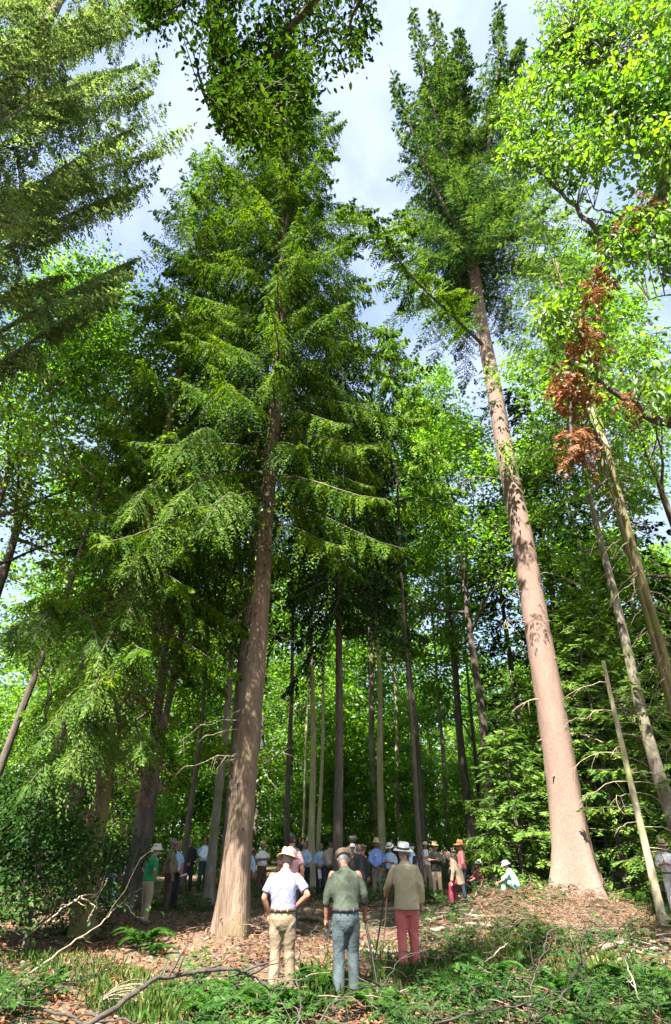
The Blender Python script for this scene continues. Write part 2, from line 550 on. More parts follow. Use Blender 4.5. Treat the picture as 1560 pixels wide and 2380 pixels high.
def conifer_axes(axis, h0, h1, Lmax, n, rise=(.35, -.15), droop=(.25, .55), shape=.8, g=rng, Lmin=.35, lmul=None, upcurl=.25, jag=.4, whorl=0.0):
    """branch polylines for a whole crown; rise/droop given at (top, bottom)"""
    res = []
    for i in range(n):
        u = ((i + g.random()) / n) ** .9
        if whorl:
            u = np.clip((np.round(u * (h1 - h0) / whorl) * whorl + g.normal() * whorl * .16) / (h1 - h0), 0, .995)
        z = h0 + (h1 - h0) * u
        az = i * 2.39996 + g.normal() * .3
        Lb = (Lmin + (Lmax - Lmin) * (1 - u) ** shape) * (1 - jag * g.random())
        if lmul is not None:
            Lb *= lmul(az, z)
        if Lb < .15:
            continue
        b0, r0 = on_trunk(axis, z)
        t_ = np.linspace(0, 1, 7)
        a_ = rise[0] * u + rise[1] * (1 - u) + g.normal() * .08
        d_ = droop[0] * u + droop[1] * (1 - u)
        zz = Lb * (a_ * t_ - d_ * t_ ** 1.7 + upcurl * d_ * t_ ** 4)
        aa = az + g.normal() * .12 * t_
        res.append(np.stack([b0[0] + Lb * t_ * np.sin(aa), b0[1] + Lb * t_ * np.cos(aa), b0[2] + zz], 1))
    return res

def conifer(name, label, cat, loc, H, r0, h0, Lmax, n, leaf, bark, seed, group=None, lmul=None, flare=.6, trunk_kw=None, dead=0, **kw):
    g = np.random.default_rng(seed)
    root = thing(name, label, cat, loc, 0, group)
    tk = dict(top=.03, seed=seed, flare=flare)
    tk.update(trunk_kw or {})
    tm, axis = trunk_mesh(H, r0, **tk)
    tm.obj('trunk', bark, root)
    akw = {k_: kw.pop(k_) for k_ in ('rise', 'droop', 'shape', 'Lmin', 'upcurl', 'jag', 'whorl') if k_ in kw}
    axes = conifer_axes(axis, h0, H, Lmax, n, g=g, lmul=lmul, **akw)
    cm = MB()
    tip = kw.pop('tip', None)  # tip: bright material that paints sunlight onto the boughs
    conifer_branch_foliage(cm, axes, g=g, lit_i=2 if tip else None, **kw)
    cm.obj('crown', [leaf, M['bark_dark']] + ([tip] if tip else []), root, smooth=False)
    if dead:
        dm = MB()
        for _ in range(dead):
            z = g.uniform(1.6, h0 + 1.5)
            b0, rr = on_trunk(axis, z)
            dead_branch(dm, b0, g.uniform(0, 6.28), g.uniform(.7, 2.2), g)
        dm.obj('dead_branch_whorl', M['deadwood'], root)
    return root, axis, g

def dead_branch(mb, p, az, L, g, r=.016, sub=5, rise=.15, droop=.5):
    t_ = np.linspace(0, 1, 7)
    aa = az + g.normal() * .35 * t_
    pts = np.stack([p[0] + L * t_ * np.sin(aa), p[1] + L * t_ * np.cos(aa), p[2] + L * (rise * t_ - droop * t_ ** 2 + .05 * g.normal(size=7) * t_)], 1)
    mb.tube(pts, np.linspace(r, r * .25, 7), 4, 0, False)
    for _ in range(sub):
        u = g.uniform(.3, .95)
        q = np.array([np.interp(u, t_, pts[:, i]) for i in range(3)])
        d = unit(pts[-1] - pts[0] + g.normal(size=3) * L * .6)
        l2 = L * g.uniform(.12, .35)
        tt = np.linspace(0, 1, 4)[:, None]
        mb.tube(q + d * l2 * tt + np.array([0, 0, -.3]) * l2 * tt ** 2, np.linspace(r * .45, r * .15, 4), 3, 0, False)

# ------------------------------------------------------------------ broadleaf trees
def limb(p, d, L, g, k_=7, up=.25, wob=.12):
    pts = [np.array(p, float)]
    d = unit(d)
    for i in range(k_ - 1):
        d = unit(d + np.array([0, 0, up / k_]) + g.normal(size=3) * wob)
        pts.append(pts[-1] + d * L / (k_ - 1))
    return np.array(pts)

def along(pts, t_):
    s = np.linspace(0, 1, len(pts))
    return np.stack([np.interp(t_, s, pts[:, i]) for i in range(3)], -1)

def leaf_clumps(mb, C, n, size, g, sx=.42, sz=.16, matI=0, cheap=True, droop=.35, wid=.6):
    """n leaves spread in flat sprays about the points C"""
    idx = g.integers(0, len(C), n)
    off = g.normal(size=(n, 3)) * np.array([sx, sx, sz])
    P = C[idx] + off
    D = unit(off * [1, 1, .4] + g.normal(size=(n, 3)) * .35 + np.array([0, 0, -droop * .5]))
    Nn = unit(np.array([0, 0, 1.0]) + g.normal(size=(n, 3)) * .45)
    L = size * (.5 + .95 * g.random(n))
    (mb.blades if cheap else mb.leaves)(P, D, Nn, L, L * wid, mat=matI)

def broadleaf_parts(H, r0, cb, spread, n_limb, n_leaf, leaf_size, seed, lean=(0, 0), up=.3, sub=5, sx=.45, sz=.15, wob=.12, cheap=True, flare=.5, top_r=.025, trunk_frac=.9, elev=(15, 55), lmul=None, wid=.6, sides=12):
    g = np.random.default_rng(seed)
    tm, axis = trunk_mesh(H * trunk_frac, r0, top=top_r, flare=flare, wob=wob, seed=seed, sides=sides, rings=30, lean=lean, nbut=4)
    C = []
    for i in range(n_limb):
        u = (i + g.random()) / n_limb
        z = H * (cb + (trunk_frac - cb) * u)
        b0, rr = on_trunk(axis, z)
        az = i * 2.39996 + g.normal() * .4
        el = R(elev[0] + (elev[1] - elev[0]) * u + g.normal() * 9)
        L = spread * (1.05 - .6 * u) * g.uniform(.7, 1.2)
        if lmul:
            L *= lmul(az, z)
        d = np.array([math.sin(az) * math.cos(el), math.cos(az) * math.cos(el), math.sin(el)])
        lp = limb(b0, d, L, g, up=up)
        rl = min(rr * .6, .02 + L * .014)
        tm.tube(lp, np.linspace(rl, rl * .2, len(lp)), 5, 0, False)
        C.append(lp[-1])
        for j in range(sub):
            v = g.uniform(.3, .98)
            q = along(lp, v)
            d2 = unit(unit(lp[-1] - lp[0]) + g.normal(size=3) * [.9, .9, .35])
            l2 = L * g.uniform(.25, .5)
            sp = limb(q, d2, l2, g, 5, .1, .15)
            tm.tube(sp, np.linspace(rl * .4, .006, 5), 3, 0, False)
            for w in (.35, .6, .8, 1):
                C.append(along(sp, w))
    cm = MB()
    leaf_clumps(cm, np.array(C), n_leaf, leaf_size, g, sx, sz, cheap=cheap, wid=wid)
    return tm, cm

def broadleaf(name, label, loc, leaf, bark, group=None, rz=0, cat='tree', **kw):
    root = thing(name, label, cat, loc, rz, group)
    tm, cm = broadleaf_parts(**kw)
    tm.obj('trunk', bark, root)
    cm.obj('crown', leaf, root, smooth=False)
    return root

# ================================================================== the tall fir (pale trunk)
g = np.random.default_rng(5)
fir = thing('giant_fir', 'towering fir with a massive pale pinkish brown bare trunk flaring at its brush heaped foot', 'tree', put(FIR))
tm, fax = trunk_mesh(60, .58, top=.05, flare=.75, wob=.06, seed=5, sides=32, rings=140, nbut=4, taper=.92)
tm.obj('trunk', M['bark_fir'], fir)
cm = MB()
# leaders that turn up like spires + upper crown
axes = []
lead = [((950, -8, 20.6), 35), ((1004, 8, 21.6), 38), ((1161, -12, 21.5), 36), ((1212, 92, 22.6), 39), ((1064, 62, 20.4), 41), ((905, 150, 20.2), 33)]
lm = MB()
for pix, z0 in lead:
    b0, rr = on_trunk(fax, z0)
    tip = at(*pix) - np.array(fir.location)
    t_ = np.linspace(0, 1, 9)
    e_ = tip - b0
    pts = np.stack([b0[0] + e_[0] * t_ ** .62, b0[1] + e_[1] * t_ ** .62, z0 + e_[2] * t_ ** 1.2], 1)
    lm.tube(pts, np.linspace(.13, .02, 9), 8, 0, False)
    laxis = (pts, np.linspace(.14, .02, 9))
    axes += conifer_axes(laxis, z0 + 2, tip[2], 2.5, 60, rise=(.75, .25), droop=(.0, .3), g=g, Lmin=.12, shape=1.15, jag=.7, whorl=1.0)
lm.obj('leader', M['bark_dark'], fir)
axes += conifer_axes(fax, 31, 54, 6.4, 175, rise=(.35, -.05), droop=(.1, .4), g=g, shape=.6, Lmin=.4, whorl=1.1, jag=.5)
axes += conifer_axes(fax, 29.5, 36, 6.6, 64, rise=(.05, -.2), droop=(.3, .5), g=g, shape=.3, Lmin=3)
conifer_branch_foliage(cm, axes, .095, .72, .18, .055, .22, 16, g, bare=.10, lit_i=2, litcut=.3)
cm.obj('crown', [M['fir'], M['bark_dark'], M['fir_lit']], fir, smooth=False)
# the long bright bough that sweeps out to the left at mid height, seen against the sky
def world_axes(pts, root):
    return np.array(pts) - np.array(root.location)
bough = MB()
bp_ = world_axes([at(1120, 800, 20.6), at(1060, 740, 18.6), at(980, 668, 17.2), at(905, 580, 16.2), at(850, 500, 15.4)], fir)
rl_ = np.linspace(0, 1, 12)
bpp = along(bp_, rl_)
conifer_branch_foliage(bough, [bpp], .045, 1.1, .15, .05, .45, 22, g, bare=.15, wood_r=.055, spread=72, lit_i=2, litcut=.05)
for u_ in np.linspace(.3, .97, 15):
    q_ = along(bp_, u_)
    dd = unit(np.array([g.choice([-1, 1]) * .8, -.5, -.25]) + g.normal(size=3) * .3)
    conifer_branch_foliage(bough, [limb(q_, dd, 1.5, g, 6, -.3, .08)], .05, .75, .15, .05, .45, 17, g, lit_i=2, litcut=.05)
bough.obj('bough', [M['lightneedle'], M['bark_dark'], M['hemlock_lit']], fir, smooth=False)
# small green epicormic tufts and dead snags low on the bole
tu = MB()
for (px_, py_, s_) in ((1135, 905, -1), (1142, 925, -1), (1138, 950, -1), (1128, 880, -1)):
    p_ = at(px_ + 18, py_, 21.6) - np.array(fir.location)
    d_ = unit(np.array([-.8, -.5, -.45]) + g.normal(size=3) * .15)
    conifer_branch_foliage(tu, [limb(p_, d_, 1.2, g, 6, -.4, .06)], .12, .5, .22, .07, .5, 8, g)
tu.obj('tuft', [M['hemlock'], M['bark_dark']], fir, smooth=False)
stub_me = None
for i in range(34):
    z = g.uniform(3, 31)
    az = g.uniform(PI * .5, PI * 1.5) + .3
    b0, rr = on_trunk(fax, z)
    sm = MB()
    d_ = np.array([math.sin(az), math.cos(az), -.35])
    Ls = g.choice([.015, .02, .03, .05])
    a0 = b0 + np.array([math.sin(az), math.cos(az), 0]) * (rr * .93)
    sm.tube(np.stack([a0, a0 + d_ * (Ls + .04), a0 + d_ * (Ls + .1) * 1.2]), [.045, .03, .012], 6, 0)
    sm.obj('branch_stub', M['bark_fir'], fir)
for (z, az, L) in ((16.0, PI * 1.42, 3.2), (9.2, PI * 1.40, 2.4), (24.5, PI * 1.42, 2.0), (26.5, PI * .65, 3.2), (25.3, PI * .62, 3.0), (18.2, PI * .55, 1.6), (6.2, PI * 1.4, 1.1), (10.5, PI * 1.38, .9), (11.4, PI*.55, 2.2), (5, PI*.55, 1.2)):
    dm = MB()
    b0, rr = on_trunk(fax, z)
    dead_branch(dm, b0 + np.array([math.sin(az), math.cos(az), 0]) * rr * .8, az, L, g, .03, 6, .12, .5)
    dm.obj('dead_branch', M['deadwood'], fir)

# ================================================================== the big weeping hemlock (centre)
def wide_low(az, z):
    return 1.0
hem, hax, g = conifer('weeping_hemlock', 'big weeping conifer with a leaning-looking fluted brown trunk beside the three walkers', 'tree',
    put(T1), 31.5, .295, 9.0, 5.6, 230, M['hemlock'], M['bark_spruce'], 21, tip=M['hemlock_lit'], whorl=.8, flare=.42,
    trunk_kw=dict(sides=30, rings=110, nbut=3, wob=.07, taper=.74, top=.04),
    rise=(.2, .0), droop=(.2, .85), shape=.46, Lmin=.5, upcurl=.3, jag=.5,
    twig_gap=.055, twig_len=.8, shoot=.125, shoot_w=.039, hang=1.0, per=21,
    lmul=lambda az, z: .55 + .45 * (1 if z > 13 else (1.0 if math.sin(az) < 0.2 else .6)))
for i in range(15):
    dm = MB()
    z = g.uniform(2.6, 10.5)
    b0, rr = on_trunk(hax, z)
    az = g.choice([PI * .5, PI * 1.5]) + g.normal() * .55
    dead_branch(dm, b0 + np.array([math.sin(az), math.cos(az), 0]) * rr * .8, az, g.uniform(.4, 1.4), g, .010, 5, .1, .45)
    dm.obj('dead_branch', M['deadwood'], hem)
for i in range(22):
    z = g.uniform(1.8, 13)
    az = PI + g.normal() * .8
    b0, rr = on_trunk(hax, z)
    sm = MB()
    d_ = np.array([math.sin(az), math.cos(az), -.3])
    a0 = b0 + np.array([math.sin(az), math.cos(az), 0]) * (rr * .92)
    Ls = g.choice([.02, .04, .10])
    sm.tube(np.stack([a0, a0 + d_ * (Ls + .03), a0 + d_ * (Ls + .08) * 1.2]), [.03, .02, .008], 6, 0)
    sm.obj('branch_stub', M['bark_dark'], hem)
dm = MB()
for i in range(12):
    b0, rr = on_trunk(hax, g.uniform(13.5, 15.5))
    dead_branch(dm, b0, PI * 1.45 + g.normal() * .3, g.uniform(.8, 1.7), g, .012, 10, .1, .35)
ww = MB(); ww.v, ww.f, ww.n = dm.v, dm.f, dm.n
ww.obj('withered_bough', M['drybrown'], hem)

# ================================================================== drooping conifer on the left with mossy trunk
LC = base(205, 2085, 15.6)
lc, lax, g = conifer('drooping_spruce', 'drooping conifer with pale lit sprays and moss on its slanting trunk', 'tree',
    put(LC), 28, .21, 5.4, 4.3, 160, M['hemlock'], M['bark_moss'], 33, tip=M['hemlock_lit'], whorl=.7, flare=.5,
    trunk_kw=dict(sides=20, rings=80, wob=.12),
    rise=(.2, .0), droop=(.25, .62), shape=.55, Lmin=.5, upcurl=.25, jag=.5,
    twig_gap=.07, twig_len=.9, shoot=.14, shoot_w=.042, hang=.85, per=18)
lb = MB()
for (a_, b_, d0, d1) in (((300, 1480), (95, 1720), 17, 15.2), ((330, 1400), (215, 1560), 17, 15.0), ((310, 1640), (60, 1830), 17, 15), ((350, 1330), (290, 1450), 17.4, 15.4), ((180, 1440), (10, 1480), 17.3, 15.4), ((160, 1430), (230, 1520), 17, 15.2), ((380, 1130), (300, 1200), 16.6, 14.8), ((290, 1700), (330, 1760), 17, 15.4), ((370, 1250), (300, 1330), 16.6, 14.6), ((280, 1540), (200, 1640), 16.6, 14.4), ((250, 1700), (150, 1790), 16.8, 14.8), ((130, 1420), (60, 1530), 16.8, 15), ((500, 1010), (420, 1060), 15, 13.2), ((520, 1130), (400, 1180), 14.6, 12.8), ((560, 1160), (470, 1230), 14.4, 12.8)):
    p0, p1 = at(*a_, d0 - 1.7), at(*b_, d1 - 2.2)
    t_ = np.linspace(0, 1, 8)[:, None]
    ax_ = p0 + (p1 - p0) * t_ + np.array([0, 0, .45]) * (t_ * (1 - t_) * 4) - np.array(lc.location)
    conifer_branch_foliage(lb, [ax_], .04, 1.0, .12, .038, .8, 26, g, bare=.03)
lb.obj('bough', [M['lightneedle'], M['bark_dark']], lc, smooth=False)
db = MB()
dax = conifer_axes(lax, 2.6, 8.5, 1.7, 54, rise=(0, -.1), droop=(.5, .7), g=g, shape=.4, Lmin=1.0)
conifer_branch_foliage(db, dax, .13, .55, .17, .04, .8, 9, g, bare=.1)
db.obj('withered_skirt', [M['drybrown'], M['bark_dark']], lc, smooth=False)

# second and third conifers behind, making the dark wall up to the sky
c2 = base(470, 900, 19.5)
conifer('dark_conifer', 'dark conifer whose pointed top rises beside the weeping one, bare stem hidden', 'tree', put(c2), 34, .17, 8.0, 4.4, 150,
    M['cypress'], M['bark_dark'], 41, whorl=.8, rise=(.25, .0), droop=(.2, .5), shape=.7, twig_gap=.10, twig_len=1.0, shoot=.2, shoot_w=.085, hang=.9, per=14)
c3 = base(628, 700, 17.5)
conifer('slim_conifer', 'slim conifer with curtain-like hanging twigs close behind the weeping conifer', 'tree', put(c3), 33, .15, 14.0, 3.3, 95,
    M['hemlock'], M['bark_dark'], 43, tip=M['hemlock_lit'], whorl=.7, rise=(.25, .0), droop=(.25, .5), shape=.6, twig_gap=.10, twig_len=.9, shoot=.19, shoot_w=.08, hang=1.1, per=14)
c4 = base(785, 1500, 22.5)
conifer('black_conifer', 'conifer with a straight near-black stem and low dark skirt behind the walkers', 'tree', put(c4), 29, .17, 9.6, 3.9, 200,
    M['cypress'], M['bark_dark'], 47, whorl=.7, rise=(.2, -.1), droop=(.3, .6), shape=.55, twig_gap=.10, twig_len=.9, shoot=.2, shoot_w=.085, hang=1.2, per=14)
c5 = base(905, 800, 23)
conifer('hanging_conifer', 'dark conifer with tassel-like hanging boughs between the weeping conifer and the giant fir', 'tree', put(c5), 26, .09, 14.5, 3.6, 80,
    M['hemlock'], M['bark_dark'], 49, tip=M['hemlock_lit'], whorl=.7, rise=(.2, -.05), droop=(.3, .6), shape=.55, twig_gap=.10, twig_len=.9, shoot=.2, shoot_w=.085, hang=1.2, per=14)
# dark cypress wall behind the giant fir
for i, (px_, py_, d_, H, h0, Lm, lab) in enumerate((
        (1330, 1600, 31, 27, 1.2, 3.4, 'dark cypress directly behind the giant fir, the tallest of the cypresses'),
        (1215, 1700, 33, 20, .8, 3.0, 'dark cypress showing between the grey trunk and the giant fir'),
        (1440, 1700, 30, 21, 1.2, 3.2, 'dark cypress behind the pale dead pole'),
        (1590, 1700, 32, 22, 1.5, 3.4, 'dark cypress beyond the two shrouded trunks'))):
    conifer('cypress_tree', lab, 'tree', put(base(px_, py_, d_)), H, .26, h0, Lm, 105, M['cypress'], M['bark_dark'], 60 + i, 'dark cypresses behind the giant fir',
        rise=(.3, .0), droop=(.2, .45), shape=.6, twig_gap=.24, twig_len=1.1, shoot=.4, shoot_w=.15, hang=.5, per=8)
# bright young hemlocks round the giant fir
for i, (px_, py_, d_, H, Lm, n_, lab) in enumerate((
        (1215, 2030, 25.5, 5.5, 3.2, 60, 'low bright hemlock sapling spreading pale sprays left of the giant fir foot'),
        (1255, 2000, 28, 8.5, 3.4, 80, 'half grown hemlock with bright tips just behind the giant fir'),
        (1445, 2000, 25.5, 11, 3.6, 84, 'bright young hemlock filling the gap between giant fir and dead pole'),
        (1575, 1980, 24.5, 12, 3.6, 90, 'bright young hemlock beside the man in white trousers'),
        (1395, 1900, 28.5, 15, 3.6, 100, 'taller pale green hemlock rising behind the dead pole'),
        (1180, 1800, 35, 10, 2.8, 52, 'young hemlock with layered sprays behind the grey trunk'))):
    lab = lab.replace('left of', 'beside')
    conifer('young_hemlock', lab, 'tree', put(base(px_, py_, d_)), H, .09, .25, Lm, n_, M['lightneedle'], M['bark_dark'], 80 + i, 'bright young hemlocks in the understorey',
        rise=(.5, .15), droop=(.25, .4), shape=.75, twig_gap=.15, twig_len=.8, shoot=.27, shoot_w=.085, hang=.3, per=10, Lmin=.3)

# ================================================================== near spruce whose boughs enter at the upper left
ns = thing('leaning_spruce', 'tall spruce whose sunlit weeping boughs reach out from beside the path', 'tree', put(base(-330, 900, 12.6)))
g = np.random.default_rng(77)
tm, nax = trunk_mesh(37, .40, seed=77)
tm.obj('trunk', M['bark_spruce'], ns)
nl = np.array(ns.location)
def bough_axes(a_, b_, d0, d1, sag):
    p0, p1 = at(*a_, d0 * 1.4), at(*b_, d1 * 1.4)
    t_ = np.linspace(0, 1, 10)[:, None]
    return p0 + (p1 - p0) * t_ + np.array([0, 0, sag]) * (t_ * (1 - t_) * 4)
for (a_, b_, d0, d1, sag) in (
        ((-190, 560), (375, 352), 8.8, 9.6, .35), ((-190, 420), (352, 215), 8.6, 9.2, .3), ((-180, 690), (330, 430), 9, 10.2, .4),
        ((-190, 230), (300, 75), 8.2, 8.8, .3), ((-190, 80), (250, -60), 7.6, 8.2, .3), ((-200, 300), (215, 250), 8.8, 10, .3),
        ((-200, 500), (240, 430), 9.2, 10.6, .3), ((-200, 150), (180, 120), 8.2, 9.4, .3), ((-200, 40), (110, 0), 8, 9, .2),
        ((-200, 620), (310, 300), 9, 9.4, .3), ((-200, 350), (320, 150), 9, 10.4, .3), ((-200, 200), (290, 20), 8.6, 10, .3), ((-200, 450), (160, 180), 7.6, 8.2, .3), ((-200, 660), (140, 480), 8, 8.6, .3), ((-200, 900), (320, 600), 9.2, 10, .3), ((-200, 1000), (230, 700), 9, 9.8, .3), ((-200, 800), (150, 640), 8.4, 9, .3)):
    bo = MB()
    ax_ = bough_axes(a_, b_, d0, d1, sag) - nl
    b0, rr = on_trunk(nax, ax_[0][2])
    ax_ = np.concatenate([[b0], ax_])
    axs = [ax_]
    L_ = np.linalg.norm(ax_[-1] - ax_[0])
    for v_ in np.linspace(.3, .94, 13):
        q_ = along(ax_, v_)
        fwd_ = unit(ax_[-1] - ax_[0])
        lat_ = unit(np.cross(fwd_, [0, 0, 1])) * g.choice([-1, 1])
        axs.append(limb(q_, fwd_ * .75 + lat_ * .7 + np.array([0, 0, -.25]), L_ * .24 * g.uniform(.6, 1.2) * (1.25 - v_ * .7), g, 6, -.3, .05))
    conifer_branch_foliage(bo, axs[:1], .06, .95, .13, .04, .7, 20, g, bare=.2, wood_r=.045)
    conifer_branch_foliage(bo, axs[1:], .075, .58, .135, .042, .65, 15, g, bare=.05, wood_r=.02)
    bo.obj('bough', [M['spruce'], M['bark_dark']], ns, smooth=False)
nc = MB()
conifer_branch_foliage(nc, conifer_axes(nax, 30, 37, 2.2, 50, g=g), .25, .8, .3, .09, .6, 8, g)
nc.obj('crown', [M['spruce'], M['bark_dark']], ns, smooth=False)

# ================================================================== oak overhead
ok = thing('oak_tree', 'oak whose dark leafy limbs hang overhead against the open sky', 'tree', put((2.2, -3.2)))
g = np.random.default_rng(91)
ol = np.array(ok.location)
tm, oax = trunk_mesh(11, .38, top=.16, seed=91, flare=.6)
tm.obj('trunk', M['bark_grey'], ok)
def limb_through(root, axis, z0, pix, r0, bark, name='limb'):
    b0, rr = on_trunk(axis, z0)
    pts = np.array([b0] + [at(*p_) - np.array(root.location) for p_ in pix])
    fine = along(pts, np.linspace(0, 1, 4 * len(pts)))
    for _ in range(3):
        fine[1:-1] = (fine[:-2] + 2 * fine[1:-1] + fine[2:]) / 4
    fine[1:-1] += g.normal(size=(len(fine) - 2, 3)) * .02
    m_ = MB()
    m_.tube(fine, np.linspace(r0, r0 * .15, len(fine)), 7, 0, False)
    m_.obj(name, bark, root)
    return fine
f1 = limb_through(ok, oax, 9.5, [(900, -260, 3.0), (760, -40, 4.0), (650, 90, 4.6), (620, 240, 5.2)], .13, M['bark_dark'])
f2 = limb_through(ok, oax, 10.5, [(700, -300, 3.0), (480, -60, 4.2), (400, 20, 4.6)], .09, M['bark_dark'])
f3 = limb_through(ok, oax, 10.2, [(600, -200, 3.4), (478, 60, 4.6), (492, 160, 4.9), (485, 250, 5.1)], .045, M['bark_dark'])
f4 = limb_through(ok, oax, 10, [(900, -150, 3.3), (830, 20, 4.2), (790, 120, 4.6)], .07, M['bark_dark'])
def hang_leaves(root, fine_l, poly_list, size, leaf, depth, sx=.22, sz=.22, cheap=False, bark=None, name='foliage', wid=.5, hang_twigs=True, nper=12):
    """leafy sprays hanging from the limbs: twig + leaves, in the space the limbs reach"""
    rl = np.array(root.location)
    allp = np.concatenate(fine_l)
    for poly, n_cl, n_leaf in poly_list:
        C = np.array([at(p_[0], p_[1], g.uniform(*depth)) for p_ in in_poly(poly, n_cl)]) - rl
        m_ = MB()
        pts = []
        for c_ in C:
            j_ = np.argmin(((allp - c_) ** 2).sum(1))
            a_ = allp[j_]
            mid = (a_ + c_) / 2 + g.normal(size=3) * .12 + np.array([0, 0, .15])
            ln = np.stack([a_, mid, c_])
            m_.tube(along(ln, np.linspace(0, 1, 5)), np.linspace(.014, .004, 5), 3, 1, False)
            for v_ in (.55, .75, 1.0, 1.0):
                pts.append(along(ln, v_))
        leaf_clumps(m_, np.array(pts), n_leaf, size, g, sx, sz, 0, cheap, droop=.8, wid=wid)
        m_.obj(name, [leaf, bark or M['bark_dark']], root, smooth=False)
hang_leaves(ok, [f1, f2, f3, f4], [
    ([(300, -120), (880, -120), (862, 40), (830, 165), (790, 120), (730, 150), (700, 60), (560, 70), (470, 95), (420, 45), (310, 20)], 150, 5600),
    ([(500, 60), (700, 60), (745, 190), (700, 290), (560, 300), (520, 200)], 140, 5200),
    ([(500, 210), (600, 250), (700, 280), (640, 330), (560, 330), (515, 290)], 34, 1500),
    ([(330, 0), (360, 0), (362, 60), (345, 60)], 6, 220), ([(840, 20), (862, 60), (850, 100)], 6, 220)], .09, M['oak'], (4.0, 5.6), .10, .10)

# ================================================================== sweet chestnut reaching in from the upper right
ch = thing('chestnut_tree', 'broad chestnut with glowing yellow-green leaves and crooked dark limbs', 'tree', put(base(2050, 1500, 12.5)))
tm, cax = trunk_mesh(21, .32, top=.03, seed=93, flare=.5)
tm.obj('trunk', M['bark_dark'], ch)
cf = [limb_through(ch, cax, 13.0, [(1760, 640, 11.6), (1560, 605, 11), (1480, 597, 10.7), (1410, 565, 10.5), (1335, 480, 10.3), (1265, 405, 10.2), (1215, 380, 10.2)], .13, M['bark_dark']),
      limb_through(ch, cax, 14.0, [(1760, 560, 11.2), (1560, 528, 10.6), (1490, 527, 10.4), (1430, 495, 10.2), (1380, 485, 10)], .10, M['bark_dark']),
      limb_through(ch, cax, 9.2, [(1800, 1010, 11.6), (1560, 990, 11), (1500, 962, 10.8), (1440, 915, 10.6), (1385, 885, 10.5), (1320, 790, 10.4), (1258, 742, 10.4)], .13, M['bark_dark']),
      limb_through(ch, cax, 16, [(1800, 260, 10.4), (1560, 232, 10), (1500, 212, 9.9), (1440, 150, 9.8), (1330, 60, 9.7)], .09, M['bark_dark']),
      limb_through(ch, cax, 15, [(1700, 560, 10.8), (1535, 515, 10.3), (1540, 420, 10.2), (1560, 330, 10.1)], .05, M['bark_dark']),
      limb_through(ch, cax, 12.2, [(1780, 660, 10.4), (1560, 680, 9.8), (1480, 715, 9.6)], .04, M['bark_dark'])]
hang_leaves(ch, cf, [
    ([(1235, 0), (1560, -80), (1640, -80), (1640, 300), (1560, 260), (1440, 250), (1300, 180), (1250, 90)], 250, 8600),
    ([(1165, 215), (1260, 150), (1420, 200), (1440, 330), (1350, 420), (1250, 400), (1180, 400), (1160, 260)], 230, 7600),
    ([(1350, 220), (1560, 250), (1640, 300), (1640, 420), (1500, 420), (1380, 380)], 100, 2500),
    ([(1400, 520), (1560, 470), (1640, 480), (1640, 620), (1500, 600), (1420, 600), (1390, 560)], 80, 2600),
    ([(1262, 700), (1330, 680), (1380, 700), (1370, 750), (1310, 790), (1265, 770)], 30, 1000),
    ([(1480, 870), (1560, 850), (1640, 850), (1640, 960), (1500, 940)], 24, 600),
    ([(1255, 780), (1330, 800), (1420, 800), (1400, 880), (1280, 860)], 14, 350)], .145, M['chestnut'], (9.2, 11.6), .14, .11)

hm_ = MB()
C_ = []
for i in range(22):
    az = PI * .5 + g.normal() * .9
    z = g.uniform(9, 20.5)
    b0, rr = on_trunk(cax, z)
    lp = limb(b0, np.array([math.sin(az), math.cos(az), .7]), g.uniform(1.6, 3.6), g, 7, .3)
    hm_.tube(lp, np.linspace(.06, .01, 7), 5, 1, False)
    C_ += [along(lp, v_) + g.normal(size=3) * .3 for v_ in (.4, .55, .7, .8, .9, 1, 1)]
leaf_clumps(hm_, np.array(C_), 5200, .16, g, .4, .22, 0, True)
hm_.obj('crown', [M['chestnut'], M['bark_dark']], ch, smooth=False)

# ================================================================== shrouded trunks on the right
it = thing('shrouded_trunk', 'pale shrouded trunk with a loose strip of bark peeling off near its top', 'tree', put(base(1385, 950, 19.5)))
g = np.random.default_rng(99)
tm, iax = trunk_mesh(24, .115, top=.09, seed=99, flare=.5)
tm.obj('trunk', M['bark_moss'], it)
il = np.array(it.location)
pb = MB()
p0 = at(1362, 925, 19.1) - il; p1 = at(1385, 990, 18.9) - il; p2 = at(1418, 1045, 18.5) - il
pb.tube(along(np.stack([p0, p1, p2]), np.linspace(0, 1, 8)), [.05, .09, .11, .11, .10, .09, .07, .03], 6)
pb.obj('bark_strip', M['bark_pale'], it)
db_ = thing('dead_bough', 'rust brown dead conifer bough lodged upside down in the chestnut limbs', 'dead bough', tuple(at(1345, 760, 10.2)))
dl_ = np.array(db_.location)
rm = MB()
pp = along(np.stack([at(1330, 1085, 10.0), at(1325, 900, 10.0), at(1345, 760, 10.2), at(1395, 620, 10.2), at(1440, 540, 10.3), at(1500, 470, 10.4)]) - dl_, np.linspace(0, 1, 20))
sm_ = MB(); sm_.tube(pp, np.linspace(.035, .012, 20), 6); sm_.obj('stem', M['bark_dark'], db_)
